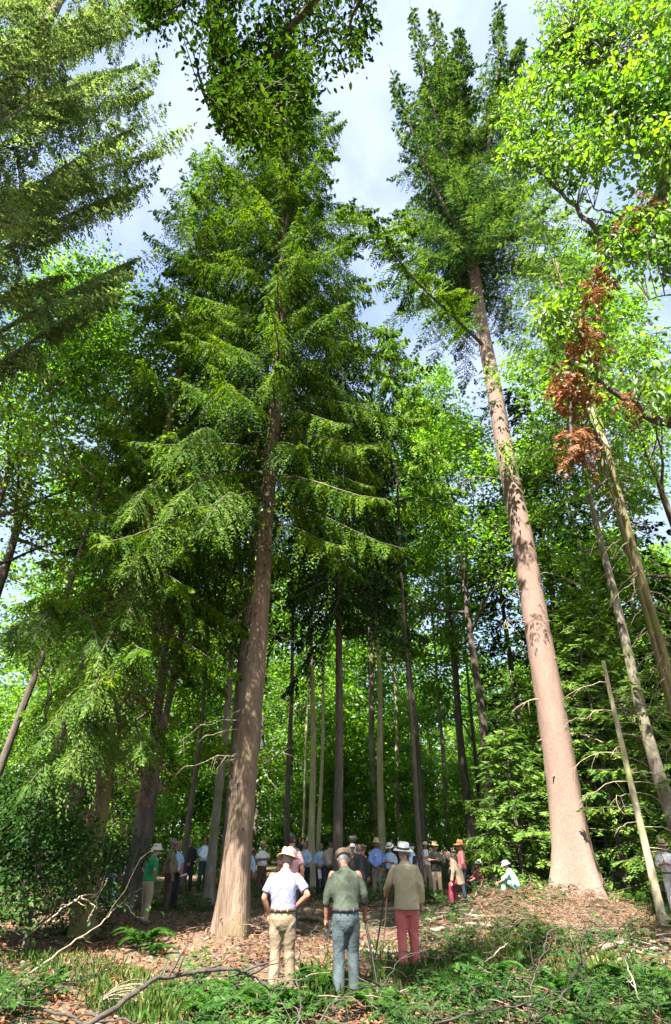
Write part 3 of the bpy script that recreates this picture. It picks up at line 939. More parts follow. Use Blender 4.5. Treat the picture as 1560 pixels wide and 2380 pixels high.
for poly, n_ in (([(1275, 880), (1360, 850), (1372, 900), (1340, 950), (1290, 960), (1270, 920)], 52),
                 ([(1300, 1010), (1345, 985), (1372, 1000), (1365, 1085), (1310, 1075)], 44),
                 ([(1320, 740), (1372, 740), (1380, 860), (1315, 880)], 60),
                 ([(1345, 690), (1385, 620), (1410, 640), (1390, 730)], 30),
                 ([(1410, 560), (1440, 500), (1525, 455), (1515, 500), (1460, 540), (1450, 610)], 46), ([(1430, 935), (1450, 925), (1460, 960)], 6)):
    for p_ in in_poly(poly, n_):
        q_ = at(p_[0], p_[1] - 14, g.uniform(9.7, 10.5)) - dl_
        conifer_branch_foliage(rm, [limb(q_, np.array([g.normal(), g.normal(), -.9]), g.uniform(.3, .55), g, 5, -.4, .15)], .045, .2, .075, .028, .5, 9, g, bare=0, wood_r=.008)
rm.obj('foliage', [M['rust'], M['bark_dark']], db_, smooth=False)
pc = MB()
conifer_branch_foliage(pc, conifer_axes(iax, 14.5, 30, 4.6, 75, rise=(.3, 0), droop=(.2, .4), g=g, shape=.5), .16, .8, .18, .055, .6, 11, g)
pc.obj('crown', [M['lightneedle'], M['bark_dark']], it, smooth=False)
iv = MB()
for _ in range(60):
    z = g.uniform(5, 17)
    b0, rr = on_trunk(iax, z)
    dead_branch(iv, b0, g.uniform(1, 5.2), g.uniform(.3, .9), g, .012, 4, -.1, .7)
tag(iv.obj('dead_twig_mantle', M['deadwood'], it), kind='stuff')
i2 = thing('twiggy_trunk', 'second pale trunk wrapped in a tangle of dead twigs beside the shrouded one', 'tree', put(base(1505, 1450, 20.5)))
tm, i2x = trunk_mesh(25, .10, top=.06, seed=101, flare=.5)
tm.obj('trunk', M['bark_moss'], i2)
iv = MB()
for _ in range(80):
    z = g.uniform(3, 19)
    b0, rr = on_trunk(i2x, z)
    dead_branch(iv, b0, g.uniform(0, 6.28), g.uniform(.4, 1.3), g, .013, 4, -.1, .7)
tag(iv.obj('dead_twig_mantle', M['deadwood'], i2), kind='stuff')
pc = MB()
conifer_branch_foliage(pc, conifer_axes(i2x, 14.5, 27, 4.4, 75, rise=(.3, 0), droop=(.2, .4), g=g, shape=.5), .16, .8, .18, .055, .6, 11, g)
pc.obj('crown', [M['lightneedle'], M['bark_dark']], i2, smooth=False)

# dead pole
po = thing('dead_pole', 'thin pale dead pole with bare twiggy side branches and a snapped top', 'dead tree', put(ground(1542, 2150)))
tm, pax = trunk_mesh(6.3, .105, top=.05, seed=103, flare=.15, wob=.02, sides=12)
tm.obj('trunk', M['bark_pale'], po)
for i in range(26):
    dm = MB()
    z = g.uniform(1.2, 6.2)
    b0, rr = on_trunk(pax, z)
    dead_branch(dm, b0, g.choice([PI * .5, PI * 1.5], p=[.7, .3]) + g.normal() * .6, g.uniform(.6, 1.9), g, .014, 5, .1, .45)
    dm.obj('dead_branch', M['deadwood'], po)
# the rest of the oak crown, unseen above and behind the photographer, added for shade
oc = MB()
C_ = []
for i in range(34):
    az = i * 2.39996
    z = g.uniform(8, 11)
    b0, rr = on_trunk(oax, z)
    lp = limb(b0, np.array([math.sin(az), math.cos(az), .62]), g.uniform(4.0, 7.5) * (.72 if math.cos(az) > .6 else 1), g, 7, .25)
    oc.tube(lp, np.linspace(.09, .015, 7), 5, 1, False)
    for j in range(7):
        q_ = along(lp, g.uniform(.35, 1))
        sp = limb(q_, unit(lp[-1] - lp[0]) + g.normal(size=3) * [.9, .9, .35], g.uniform(1, 2.2), g, 5, .1, .15)
        oc.tube(sp, np.linspace(.03, .006, 5), 3, 1, False)
        C_ += [along(sp, w_) for w_ in (.4, .7, 1)]
leaf_clumps(oc, np.array(C_), 22000, .13, g, .35, .2, 0, True)
oc.obj('crown', [M['oak'], M['bark_dark']], ok, smooth=False)
# ================================================================== broadleaf trees one can tell apart
def btree(px_, py_, d_, label, leaf='broad', bark='bark_grey', **kw):
    return broadleaf('broadleaf_tree', label, put(base(px_, py_, d_)), M[leaf], M[bark], **kw)

btree(1150, 2000, 30, 'grey forked broadleaf tree with one sunlit patch low on its trunk', bark='bark_dark', H=25, r0=.27, cb=.4, spread=6.5, n_limb=16, n_leaf=17000, leaf_size=.21, seed=201, sub=6, sx=.55)
btree(328, 2035, 21.5, 'dark forked tree standing behind the people at the drooping spruce', 'broad', 'bark_dark', H=17, r0=.17, cb=.33, spread=4.6, n_limb=13, n_leaf=9000, leaf_size=.17, seed=203, sub=6, elev=(40, 65))
btree(885, 1950, 30, 'pinkish pale straight stem just behind the man in the tall straw hat', 'broad', 'bark_pale', H=23, r0=.19, cb=.5, spread=3.6, n_limb=10, n_leaf=6500, leaf_size=.20, seed=205, elev=(45, 70))
btree(990, 1950, 31, 'slim dark stem between the giant fir and the centre of the crowd', 'broad', 'bark_dark', H=23, r0=.14, cb=.42, spread=4.2, n_limb=12, n_leaf=8000, leaf_size=.20, seed=207, elev=(45, 70))
btree(728, 1960, 27, 'pale yellowish barkless-looking stem rising behind the man in the cap', 'broad', 'bark_pale', H=20, r0=.15, cb=.62, spread=2.2, n_limb=8, n_leaf=2600, leaf_size=.18, seed=209, elev=(45, 70))
btree(742, 1960, 29, 'second pale stem pressed close beside the yellowish one', 'broad', 'bark_pale', H=18, r0=.10, cb=.62, spread=2.0, n_limb=7, n_leaf=2000, leaf_size=.18, seed=210, elev=(45, 70))
btree(672, 1960, 29, 'straight dark trunk behind the man in the checked shirt', 'broad', 'bark_dark', H=22, r0=.14, cb=.55, spread=3.4, n_limb=10, n_leaf=5500, leaf_size=.2, seed=211, elev=(45, 70))
btree(502, 1940, 22.5, 'greyish sun-flecked trunk close behind the weeping conifer', 'broad', 'bark_grey', H=22, r0=.16, cb=.6, spread=3.2, n_limb=9, n_leaf=4500, leaf_size=.19, seed=213, elev=(45, 70))
btree(700, 1960, 32, 'thin pale stem behind the woman in the light blue top', 'broad', 'bark_pale', H=17, r0=.08, cb=.5, spread=2.6, n_limb=8, n_leaf=3500, leaf_size=.19, seed=215, elev=(45, 70))
btree(1040, 1950, 36, 'slender stem behind the man in the dark jacket', 'broad', 'bark_grey', H=21, r0=.15, cb=.45, spread=3.8, n_limb=11, n_leaf=7000, leaf_size=.21, seed=217)
btree(930, 1950, 38, 'slender pale stem with many upright forks high over the crowd', 'broad', 'bark_pale', H=24, r0=.17, cb=.42, spread=4.2, n_limb=12, n_leaf=8000, leaf_size=.22, seed=219, elev=(55, 75))
btree(1545, 1800, 23, 'brownish trunk directly behind the man in white trousers', 'broad', 'bark_grey', H=23, r0=.24, cb=.5, spread=4.5, n_limb=12, n_leaf=7000, leaf_size=.19, seed=221)
btree(20, 1620, 17.5, 'leaning dark trunk with bright spreading leaves beyond the drooping spruce', 'broad', 'bark_dark', H=20, r0=.11, cb=.3, spread=5.5, n_limb=15, n_leaf=14000, leaf_size=.15, seed=223, lean=(.06, .03), sub=7)
btree(140, 1650, 23, 'pair-forked trunk glimpsed under the drooping spruce boughs', 'broad', 'bark_grey', H=21, r0=.14, cb=.35, spread=5, n_limb=14, n_leaf=11000, leaf_size=.17, seed=225, lean=(.05, .0), sub=7)
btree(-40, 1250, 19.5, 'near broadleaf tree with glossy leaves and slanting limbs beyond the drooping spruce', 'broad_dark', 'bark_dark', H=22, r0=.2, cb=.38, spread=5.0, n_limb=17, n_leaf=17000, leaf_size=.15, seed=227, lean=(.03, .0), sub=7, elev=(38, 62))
btree(60, 1100, 22, 'broadleaf tree whose bright crown fills the space behind the near one', 'broad', 'bark_dark', H=25, r0=.24, cb=.42, spread=5.5, n_limb=16, n_leaf=14000, leaf_size=.17, seed=229, sub=7)
btree(270, 1750, 27, 'slender grey stem seen between the drooping spruce and the forked tree', 'broad', 'bark_grey', H=19, r0=.13, cb=.4, spread=4, n_limb=11, n_leaf=7000, leaf_size=.18, seed=231)
btree(440, 1900, 27, 'dim slender stem behind the man dressed in black', 'broad', 'bark_dark', H=18, r0=.13, cb=.35, spread=4, n_limb=11, n_leaf=7000, leaf_size=.18, seed=233)
btree(1075, 1700, 34, 'broadleaf tree with a wide bright crown filling the gap beside the giant fir', 'broad', 'bark_dark', H=33, r0=.25, cb=.38, spread=6.4, n_limb=20, n_leaf=18000, leaf_size=.22, seed=235, sub=7)
btree(870, 1700, 35, 'broadleaf tree with an airy crown above the middle of the crowd', 'broad', 'bark_grey', H=31, r0=.2, cb=.42, spread=5.5, n_limb=18, n_leaf=14000, leaf_size=.22, seed=237, sub=7)
btree(1600, 1300, 24, 'leafy broadleaf tree standing beyond the twiggy trunk', 'broad', 'bark_dark', H=29, r0=.22, cb=.35, spread=5.6, n_limb=19, n_leaf=15000, leaf_size=.19, seed=239, sub=7)

# ------------------------------------------------------------------ the wood behind: copies of six grown trees
G = np.random.default_rng(301)
proto = []
for s_, (H, r0, cb, sp, nl_, n_, el) in enumerate(((22, .16, .25, 4.6, 16, 6800, (25, 60)), (19, .13, .2, 4.2, 15, 6400, (20, 55)), (24, .18, .35, 4.8, 15, 6800, (35, 65)), (15, .09, .15, 3.6, 14, 5600, (15, 50)))):
    tm, cm = broadleaf_parts(H=H, r0=r0, cb=cb, spread=sp, n_limb=nl_, n_leaf=n_, leaf_size=.27, seed=310 + s_, elev=el, sub=6, sx=.6, sz=.2, sides=8)
    proto.append((tm.mesh('trunk', M['bark_dark' if s_ != 2 else 'bark_grey']), cm.mesh('crown', M['broad'], False)))
n_far = 0
spots = []
tries = 0
while len(spots) < 92 and tries < 8000:
    tries += 1
    d = 30 + 46 * G.random() ** .8
    a = R(G.uniform(-42, 42))
    p = np.array([d * math.sin(a), d * math.cos(a)])
    if d < 36 and abs(math.degrees(a)) < 12 and G.random() < .5:
        continue
    if all(np.hypot(*(p - q_)) > 3.3 for q_ in spots):
        spots.append(p)
for i, p in enumerate(spots):
    kx = int(G.choice(4, p=[.3, .27, .2, .23]))
    r_ = thing('woodland_tree', 'slender green broadleaf tree in the wood behind the gathering', 'tree', put(p), G.uniform(0, 6.28), 'slender trees of the wood behind')
    sc_ = G.uniform(.8, 1.15)
    r_.scale = (sc_, sc_, sc_)
    for nm_, me_ in zip(('trunk', 'crown'), proto[kx]):
        o = bpy.data.objects.new(nm_, me_); COL.objects.link(o); o.parent = r_

# understorey: young bushes filling the band above the heads
bush = []
for s_ in range(3):
    tm, cm = broadleaf_parts(H=5.5 + s_, r0=.05, cb=.06, spread=2.3, n_limb=14, n_leaf=4200, leaf_size=.17, seed=340 + s_, elev=(15, 60), sub=5, sx=.4, sz=.16, sides=6, top_r=.01)
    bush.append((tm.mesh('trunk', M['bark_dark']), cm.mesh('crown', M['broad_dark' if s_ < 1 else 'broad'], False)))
spots = []
tries = 0
while len(spots) < 95 and tries < 8000:
    tries += 1
    d = 31 + 26 * G.random()
    a = R(G.uniform(-40, 40))
    p = np.array([d * math.sin(a), d * math.cos(a)])
    if all(np.hypot(*(p - q_)) > 2.6 for q_ in spots):
        spots.append(p)
for i, p in enumerate(spots):
    kx = int(G.integers(3))
    r_ = thing('understorey_bush', 'leafy young bush under the trees behind the gathering', 'bush', put(p), G.uniform(0, 6.28), 'young bushes under the wood behind')
    sc_ = G.uniform(.7, 1.15)
    r_.scale = (sc_, sc_, sc_)
    for nm_, me_ in zip(('stem', 'crown'), bush[kx]):
        o = bpy.data.objects.new(nm_, me_); COL.objects.link(o); o.parent = r_

# holly and bramble bushes by the drooping spruce
for i, (px_, py_, d_, H, lab) in enumerate(((0, 2060, 16.2, 3.6, 'dark holly bush at the edge of the litter clearing'), (85, 2090, 14.6, 2.7, 'greyish green holly bush in front of the mossy slanting trunk'),
        (215, 2060, 19.5, 2.2, 'low holly bush just behind the mossy slanting trunk'), (-60, 2070, 14.2, 3.6, 'dark holly bush at the clearing corner, nearest of the hollies'), (110, 2000, 22, 5.2, 'tall holly bush behind the greyish green one'))):
    kw = dict(H=H * .62, r0=.05, cb=.08, spread=1.7, n_limb=14, n_leaf=4200, leaf_size=.095, seed=350 + i, elev=(10, 60), sub=5, sx=.25, sz=.14, sides=6, top_r=.01)
    root = thing('holly_bush', lab, 'bush', put(base(px_, py_, d_)))
    tm, cm = broadleaf_parts(**kw)
    tm.obj('stem', M['bark_dark'], root)
    cm.obj('crown', M['lowgreen'], root, smooth=False)

# far wood: one mass beyond what can be told apart
fm = MB()
for i in range(150):
    d = G.uniform(70, 112); a = R(G.uniform(-52, 52))
    p = np.array([d * math.sin(a), d * math.cos(a), 0])
    H = G.uniform(12, 24)
    fm.tube(np.array([p, p + [0, 0, H * .5], p + [0, 0, H * .95]]), [.2, .15, .04], 5, 1, False)
    n_ = 480
    u_ = G.random(n_)
    P = p + np.stack([G.normal(size=n_) * 2.4 * (1.1 - .5 * u_), G.normal(size=n_) * 2.4, 1 + u_ * H], 1)
    fm.blades(P, rand_unit(n_), unit(np.array([0, 0, 1.0]) + G.normal(size=(n_, 3)) * .6), .8, .6)
tag(fm.obj('far_wood', [M['broad'], M['bark_dark']], smooth=False), kind='stuff')

# unseen trees added behind and beside the photographer to shade the clearing in patches
SHADE = [(-3.4, -3.9, 18.5, 1), (5.5, -8, 19, 1), (-3.5, -12, 20, 2), (11, -2, 18, 0), (14, 6, 19, 2), (2, -17, 22, 0)]
for i, (x_, y_, H_, kx) in enumerate(SHADE):
    r_ = thing('woodland_tree', 'unseen broadleaf tree added on the near side to shade the clearing', 'tree', put((x_, y_)), i * 1.1, 'unseen shade trees added on the near side')
    sc_ = H_ / 22
    r_.scale = (sc_, sc_, sc_)
    for nm_, me_ in zip(('trunk', 'crown'), proto[kx]):
        o = bpy.data.objects.new(nm_, me_); COL.objects.link(o); o.parent = r_
# ================================================================== litter, grass, low green, brush
G = np.random.default_rng(401)
def wedge(n, y0, y1, pw=1.5, side=.72, pad=3.5):
    Y = y0 + (y1 - y0) * G.random(n) ** pw
    X = (G.random(n) * 2 - 1) * (Y * side + pad)
    return X, Y
lt = MB()
X, Y = wedge(46000, 5.5, 34, 1.35)
P = np.stack([X, Y, gz(X, Y) + .008 + .035 * G.random(len(X))], 1)
nn = unit(np.array([0, 0, 1.0]) + G.normal(size=P.shape) * .5)
nr_ = Y < 15
Dl_ = unit(G.normal(size=P.shape) * [1, 1, .3])
Ll_, Wl_ = .05 + .07 * G.random(len(P)), .03 + .04 * G.random(len(P))
lt.leaves(P[nr_], Dl_[nr_], nn[nr_], Ll_[nr_], Wl_[nr_], .25)
lt.blades(P[~nr_], Dl_[~nr_], nn[~nr_], Ll_[~nr_] * 1.15, Wl_[~nr_] * 1.15)
tag(lt.obj('leaf_litter', M['litter'], smooth=False), kind='stuff')

def px_ground(poly, n):
    return np.array([ground(*p) for p in in_poly(poly, n)])

gr = MB()
for poly, n_, h_ in (([(-150, 2225), (120, 2215), (300, 2235), (420, 2290), (330, 2360), (120, 2330), (-150, 2380)], 5200, .22),
                     ([(380, 2290), (560, 2300), (600, 2330), (420, 2370), (300, 2370)], 1100, .28),
                     ([(700, 2240), (780, 2230), (790, 2330), (690, 2350)], 700, .34),
                     ([(850, 2180), (980, 2190), (1060, 2150), (1200, 2180), (1260, 2270), (1150, 2330), (960, 2330), (850, 2300)], 3600, .30),
                     ([(1150, 2180), (1400, 2200), (1500, 2240), (1400, 2310), (1200, 2290)], 2600, .26),
                     ([(1455, 2105), (1560, 2085), (1680, 2100), (1640, 2150), (1500, 2150)], 1300, .22),
                     ([(1480, 2250), (1700, 2220), (1800, 2380), (1500, 2380)], 1200, .25)):
    n_ = int(n_ * 1.7)
    Q = px_ground(poly, n_ // 9)
    Q = Q[(np.sin(Q[:, 0] * 2.3 + 1) * np.cos(Q[:, 1] * 1.9) + .5 * np.sin(Q[:, 0] * 5.1 + Q[:, 1] * 4.3)) > -.25]
    Q = np.repeat(Q, 9, 0) + G.normal(size=(len(Q) * 9, 3)) * [.07, .07, 0]
    Q[:, 2] = gz(Q[:, 0], Q[:, 1]) - .01
    D = unit(np.array([0, 0, 1.0]) + G.normal(size=Q.shape) * [.6, .6, .1])
    gr.leaves(Q, D, rand_unit(len(Q)), h_ * (.22 + .65 * G.random(len(Q)) ** 1.6), .005, .1)
tag(gr.obj('grass', M['grass'], smooth=False), kind='stuff')

# low creeping greenery: fine sprays close to the ground
lg = MB()
axs = []
for poly, n_, h_, L_ in (([(640, 2372), (900, 2368), (1000, 2335), (1200, 2285), (1400, 2265), (1750, 2210), (1900, 2420), (1500, 2480), (900, 2480), (500, 2480), (380, 2400), (480, 2350)], 330, .3, .6),
                     ([(460, 2260), (590, 2290), (600, 2340), (440, 2340)], 40, .3, .55),
                     ([(-150, 2290), (130, 2300), (110, 2350), (-150, 2400)], 46, .25, .5),
                     ([(1000, 2130), (1150, 2090), (1290, 2110), (1250, 2200), (1100, 2230), (1000, 2210)], 110, .30, .6),
                     ([(840, 2050), (1000, 2040), (1180, 2060), (1200, 2110), (1000, 2130), (860, 2120)], 160, .35, .7),
                     ([(560, 2060), (840, 2060), (860, 2130), (580, 2110)], 120, .28, .6),
                     ([(230, 2080), (500, 2060), (490, 2120), (250, 2130)], 120, .3, .6),
                     ([(60, 2150), (300, 2160), (280, 2190), (100, 2190)], 26, .22, .4),
                     ([(1140, 2080), (1300, 2070), (1320, 2110), (1160, 2130)], 70, .35, .6), ([(1430, 2080), (1700, 2080), (1700, 2150), (1500, 2140)], 90, .35, .6), ([(1180, 2170), (1560, 2190), (1560, 2230), (1200, 2220)], 60, .3, .55),
                     ([(690, 2300), (750, 2290), (740, 2360), (660, 2370)], 20, .3, .5)):
    for q_ in px_ground(poly, n_):
        q_[2] = gz(q_[0], q_[1]) + G.uniform(0, h_ * .35)
        a_ = G.uniform(0, 6.28)
        d_ = np.array([math.sin(a_), math.cos(a_), G.uniform(.15, 1.1)])
        axs.append(limb(q_, d_, L_ * G.uniform(.6, 1.3), G, 6, -.55, .1))
conifer_branch_foliage(lg, axs, .055, .30, .085, .03, .18, 9, G, bare=.15, wood_r=.012)
tag(lg.obj('ground_greenery', [M['lowgreen'], M['bark_dark']], smooth=False), kind='stuff')

# ferns, each a crown of fronds
def frond_mesh(seed):
    g_ = np.random.default_rng(seed)
    m_ = MB()
    t_ = np.linspace(0, 1, 9)
    ax_ = np.stack([.04 * np.sin(t_ * 3), .62 * t_, .62 * t_ * .95 - .62 * t_ ** 2.1], 1)
    m_.tube(ax_, np.linspace(.006, .002, 9), 3, 0, False)
    u_ = np.linspace(.16, .99, 24)
    for s_ in (-1, 1):
        P = along(ax_, u_)
        L_ = .17 * np.clip(1.15 - u_, .12, 1) * np.clip(u_ * 4, .5, 1) + .015
        D = unit(np.stack([np.full(24, s_ * 1.0), np.full(24, .42), -.15 + .05 * g_.normal(size=24)], 1))
        m_.leaves(P, D, unit(np.array([0, 0, 1.0]) + g_.normal(size=(24, 3)) * .15), L_, .034, .1)
    return m_.mesh('frond', M['fern'], False)
FR = [frond_mesh(1), frond_mesh(2), frond_mesh(3)]
FERNS = [(325, 2213, 1.15, 'bright green fern standing alone in the sunlit brown litter'), (362, 2222, .6, 'small fern tuft close beside the lone bright fern'), (58, 2142, .6, 'small yellowish fern on the litter at the holly bushes'),
         (190, 2150, .6, 'low fern on the litter under the mossy slanting trunk'), (352, 2110, .7, 'small fern at the boots of the man in the green shirt'), (1218, 2150, 1.0, 'fern rising from the brush heap at the giant fir'),
         (1240, 2140, .7, 'lighter fern in the brush heap, nearest to the fir trunk'), (1175, 2060, 1.1, 'arching fern behind the seated person in the pale hat'), (1225, 2075, 1.0, 'fern beside the seated person in the pale hat'),
         (1100, 2090, .9, 'fern at the feet of the man in the beige jacket'), (1480, 2110, 1.0, 'sunlit fern between the giant fir and the dead pole'), (1440, 2095, .9, 'sunlit fern touching the flared foot of the giant fir'),
         (930, 2090, .9, 'fern behind the man in red trousers'), (1010, 2110, .9, 'fern near the legs of the man in the dark jacket'), (770, 2300, .8, 'bright fern between the walkers in beige and in blue grey trousers'),
         (1140, 2290, 1.1, 'broad dark fern in the shaded grass below the brush heap'), (1060, 2320, 1.0, 'dark fern nearest the walker with the red trousers'), (1330, 2330, 1.1, 'dark fern among thin bare twigs'),
         (560, 2320, .9, 'fern half under the arching dark branch'), (490, 2345, .9, 'fern in front of the arching dark branch'), (1480, 2300, 1.1, 'fern at the shaded corner beyond the dark twigs'),
         (870, 2340, .9, 'fern at the tip of the black walking stick'), (640, 2350, .9, 'fern in front of the walker in beige trousers')]
for px_, py_, sc_, lab in FERNS:
    q_ = ground(px_, py_)
    r_ = thing('fern', lab, 'fern', put(q_), G.uniform(0, 6.28), 'ferns in the clearing')
    nf = int(G.integers(7, 10))
    for i in range(nf):
        o = bpy.data.objects.new('frond', FR[int(G.integers(3))]); COL.objects.link(o); o.parent = r_
        s2 = sc_ * G.uniform(.75, 1.1)
        o.scale = (s2, s2, s2 * G.uniform(.9, 1.3))
        o.rotation_euler = (G.uniform(.1, .5), 0, i * 6.283 / nf + G.normal() * .2)

# brush: thin dead sticks and brown sprays heaped round the giant fir
br = MB()
for poly, n_, h_ in (([(1120, 2120), (1300, 2090), (1440, 2110), (1560, 2160), (1560, 2240), (1400, 2220), (1250, 2190), (1120, 2175)], 180, .3),
                     ([(1000, 2120), (1130, 2110), (1130, 2180), (1010, 2190)], 70, .2), ([(440, 2140), (640, 2140), (660, 2200), (460, 2190)], 70, .14), ([(850, 2120), (1000, 2120), (1000, 2180), (860, 2190)], 90, .16),
                     ([(-50, 2130), (480, 2120), (480, 2180), (-50, 2220)], 70, .1), ([(560, 2200), (1300, 2240), (1500, 2380), (600, 2380)], 110, .25)):
    for q_ in px_ground(poly, n_):
        q_[2] = gz(q_[0], q_[1]) + G.uniform(0, h_)
        dead_branch(br, q_, G.uniform(0, 6.28), G.uniform(.3, 1.3), G, .009, 3, .15, .3)
tag(br.obj('brushwood', M['brush'], smooth=True), kind='stuff')
bs = MB()
axs = []
for poly, n_ in (([(1130, 2120), (1280, 2095), (1420, 2110), (1540, 2160), (1500, 2210), (1300, 2180), (1140, 2170)], 260), ([(1110, 2090), (1220, 2085), (1220, 2130), (1120, 2130)], 80), ([(480, 2150), (640, 2150), (700, 2230), (560, 2260)], 30)):
    for q_ in px_ground(poly, n_):
        q_[2] = gz(q_[0], q_[1]) + G.uniform(0, .3)
        a_ = G.uniform(0, 6.28)
        axs.append(limb(q_, np.array([math.sin(a_), math.cos(a_), .3]), G.uniform(.4, .9), G, 5, -.6, .12))
conifer_branch_foliage(bs, axs, .08, .3, .10, .022, .2, 8, G, bare=.1, wood_r=.012)
tag(bs.obj('dead_brown_sprays', [M['drybrown'], M['bark_dark']], smooth=False), kind='stuff')

# ------------------------------------------------------------------ logs and branches one can pick out
def lying(name, lab, cat, pts, r0, r1, m_, side_twigs=3, group=None, seed=0, wob=.02):
    g_ = np.random.default_rng(500 + seed)
    pts = np.array(pts, float)
    o0 = pts[0].copy()
    fine = along(pts - o0, np.linspace(0, 1, 5 * len(pts)))
    fine[1:-1] += g_.normal(size=(len(fine) - 2, 3)) * wob * [1, 1, .6]
    b_ = MB()
    b_.tube(fine, np.linspace(r0, r1, len(fine)) * (1 + .12 * g_.normal(size=len(fine)) * .5), 7)
    root = thing(name, lab, cat, tuple(o0), 0, group)
    b_.obj('stem', m_, root)
    for i in range(side_twigs):
        u_ = g_.uniform(.15, .95)
        q_ = along(fine, u_)
        d_ = unit(unit(fine[-1] - fine[0]) * .6 + g_.normal(size=3) * [.8, .8, .5] + [0, 0, .25])
        t_ = MB()
        L_ = np.linalg.norm(fine[-1] - fine[0]) * g_.uniform(.1, .3)
        t_.tube(limb(q_, d_, L_, g_, 6, .1, .22), np.linspace(r1 * 1.1 + .002, .002, 6), 4, 0, False)
        t_.obj('side_twig', m_, root)
    return root
def gp(x, y, h=0.0):
    q_ = ground(x, y); q_[2] = gz(q_[0], q_[1]) + h
    return q_
def up_at(x, y, d):
    return at(x, y, d)
ST = 'fallen branches on the forest floor'
lying('fallen_branch', 'long dark arching branch springing over the grass beside the walker in beige trousers', 'branch', [up_at(190, 2395, 7.0), up_at(300, 2318, 7.4), up_at(362, 2275, 7.6), up_at(430, 2262, 7.8), up_at(482, 2254, 7.9), up_at(545, 2252, 8.0), up_at(590, 2268, 8.1), up_at(640, 2310, 8.2)], .026, .012, M['darkwood'], 8, ST, 1, .01)
lying('fallen_branch', 'pale sunlit dead branch with a crooked hooked end below the mossy slanting trunk', 'branch', [gp(40, 2200, .02), up_at(110, 2140, 13.4), up_at(172, 2092, 13.6), up_at(205, 2076, 13.7), up_at(226, 2084, 13.7), up_at(224, 2112, 13.6)], .016, .010, M['deadwood'], 6, ST, 2, .015)
lying('fallen_branch', 'second crooked pale twig hanging down from the hooked dead branch', 'branch', [up_at(188, 2086, 13.5), up_at(212, 2098, 13.5), up_at(222, 2108, 13.5), up_at(208, 2130, 13.5), up_at(203, 2142, 13.5)], .014, .008, M['deadwood'], 2, ST, 3, .01)
lying('fallen_branch', 'long thin stick slanting up to the knee of the man in the green shirt', 'branch', [gp(-20, 2340, .02), up_at(120, 2225, 11.4), up_at(230, 2150, 13), up_at(290, 2090, 14.6), up_at(330, 2064, 15.6)], .014, .007, M['deadwood'], 3, ST, 4, .015)
lying('fallen_branch', 'straight pale stick lying on the litter with a bent white end', 'branch', [gp(130, 2118, .05), gp(230, 2118, .08), gp(305, 2116, .12), gp(311, 2140, .02)], .015, .013, M['deadwood'], 1, ST, 5, .01)
lying('fallen_branch', 'forked bare twig lying in the shaded grass at the bottom corner of the clearing', 'branch', [gp(-40, 2390, .08), gp(90, 2340, .12), gp(170, 2310, .16), gp(250, 2285, .2)], .012, .005, M['darkwood'], 6, ST, 6, .02)
lying('fallen_branch', 'crooked dark branch lying along the bottom of the grass', 'branch', [gp(-30, 2365, .1), gp(120, 2362, .1), gp(190, 2378, .08), gp(330, 2375, .08)], .02, .01, M['darkwood'], 3, ST, 7, .02)
LG = 'logs lying round the giant fir'
for i, (pts, r0, r1, lab) in enumerate((
        ([(1085, 2160), (1180, 2150), (1270, 2146), (1330, 2160), (1400, 2185)], .07, .045, 'longest grey log running in front of the giant fir brush heap'),
        ([(990, 2150), (1070, 2140), (1160, 2138)], .05, .035, 'straight pale log with its end by the red trousers'),
        ([(1000, 2165), (1080, 2160), (1190, 2152)], .045, .03, 'thin grey log lying just nearer than the straight pale one'),
        ([(1045, 2122), (1110, 2112), (1180, 2106)], .045, .03, 'short log behind the fern at the brush heap'),
        ([(760, 2162), (820, 2140), (860, 2142)], .055, .04, 'curved brown log between the walkers with and without a stick'),
        ([(700, 2135), (740, 2142), (775, 2152)], .06, .04, 'dark bent log behind the walker in beige trousers'),
        ([(845, 2205), (900, 2202), (960, 2198)], .05, .04, 'weathered log behind the black walking stick'),
        ([(1400, 2215), (1470, 2206), (1560, 2200)], .06, .045, 'pale log near the foot of the dead pole'),
        ([(1415, 2250), (1480, 2225), (1560, 2215)], .04, .03, 'thin log lying nearest along the shaded bank'),
        ([(560, 2195), (620, 2165), (668, 2150)], .035, .02, 'pale stick pointing away from the weeping conifer foot'),
        ([(475, 2205), (540, 2180), (640, 2172)], .022, .012, 'slim bleached branch curving across the weeping conifer foot'),
        ([(880, 2130), (960, 2124), (1010, 2128)], .04, .03, 'log lying behind the legs of the man in red trousers'))):
    lying('log', lab, 'log', [gp(*p_, r0 * .8) for p_ in pts], r0, r1, M['deadwood'] if i in (1, 2, 7, 9, 10) else M['bark_grey'], 2, LG, 20 + i, .025)
TW = 'bare twigs standing in the undergrowth'
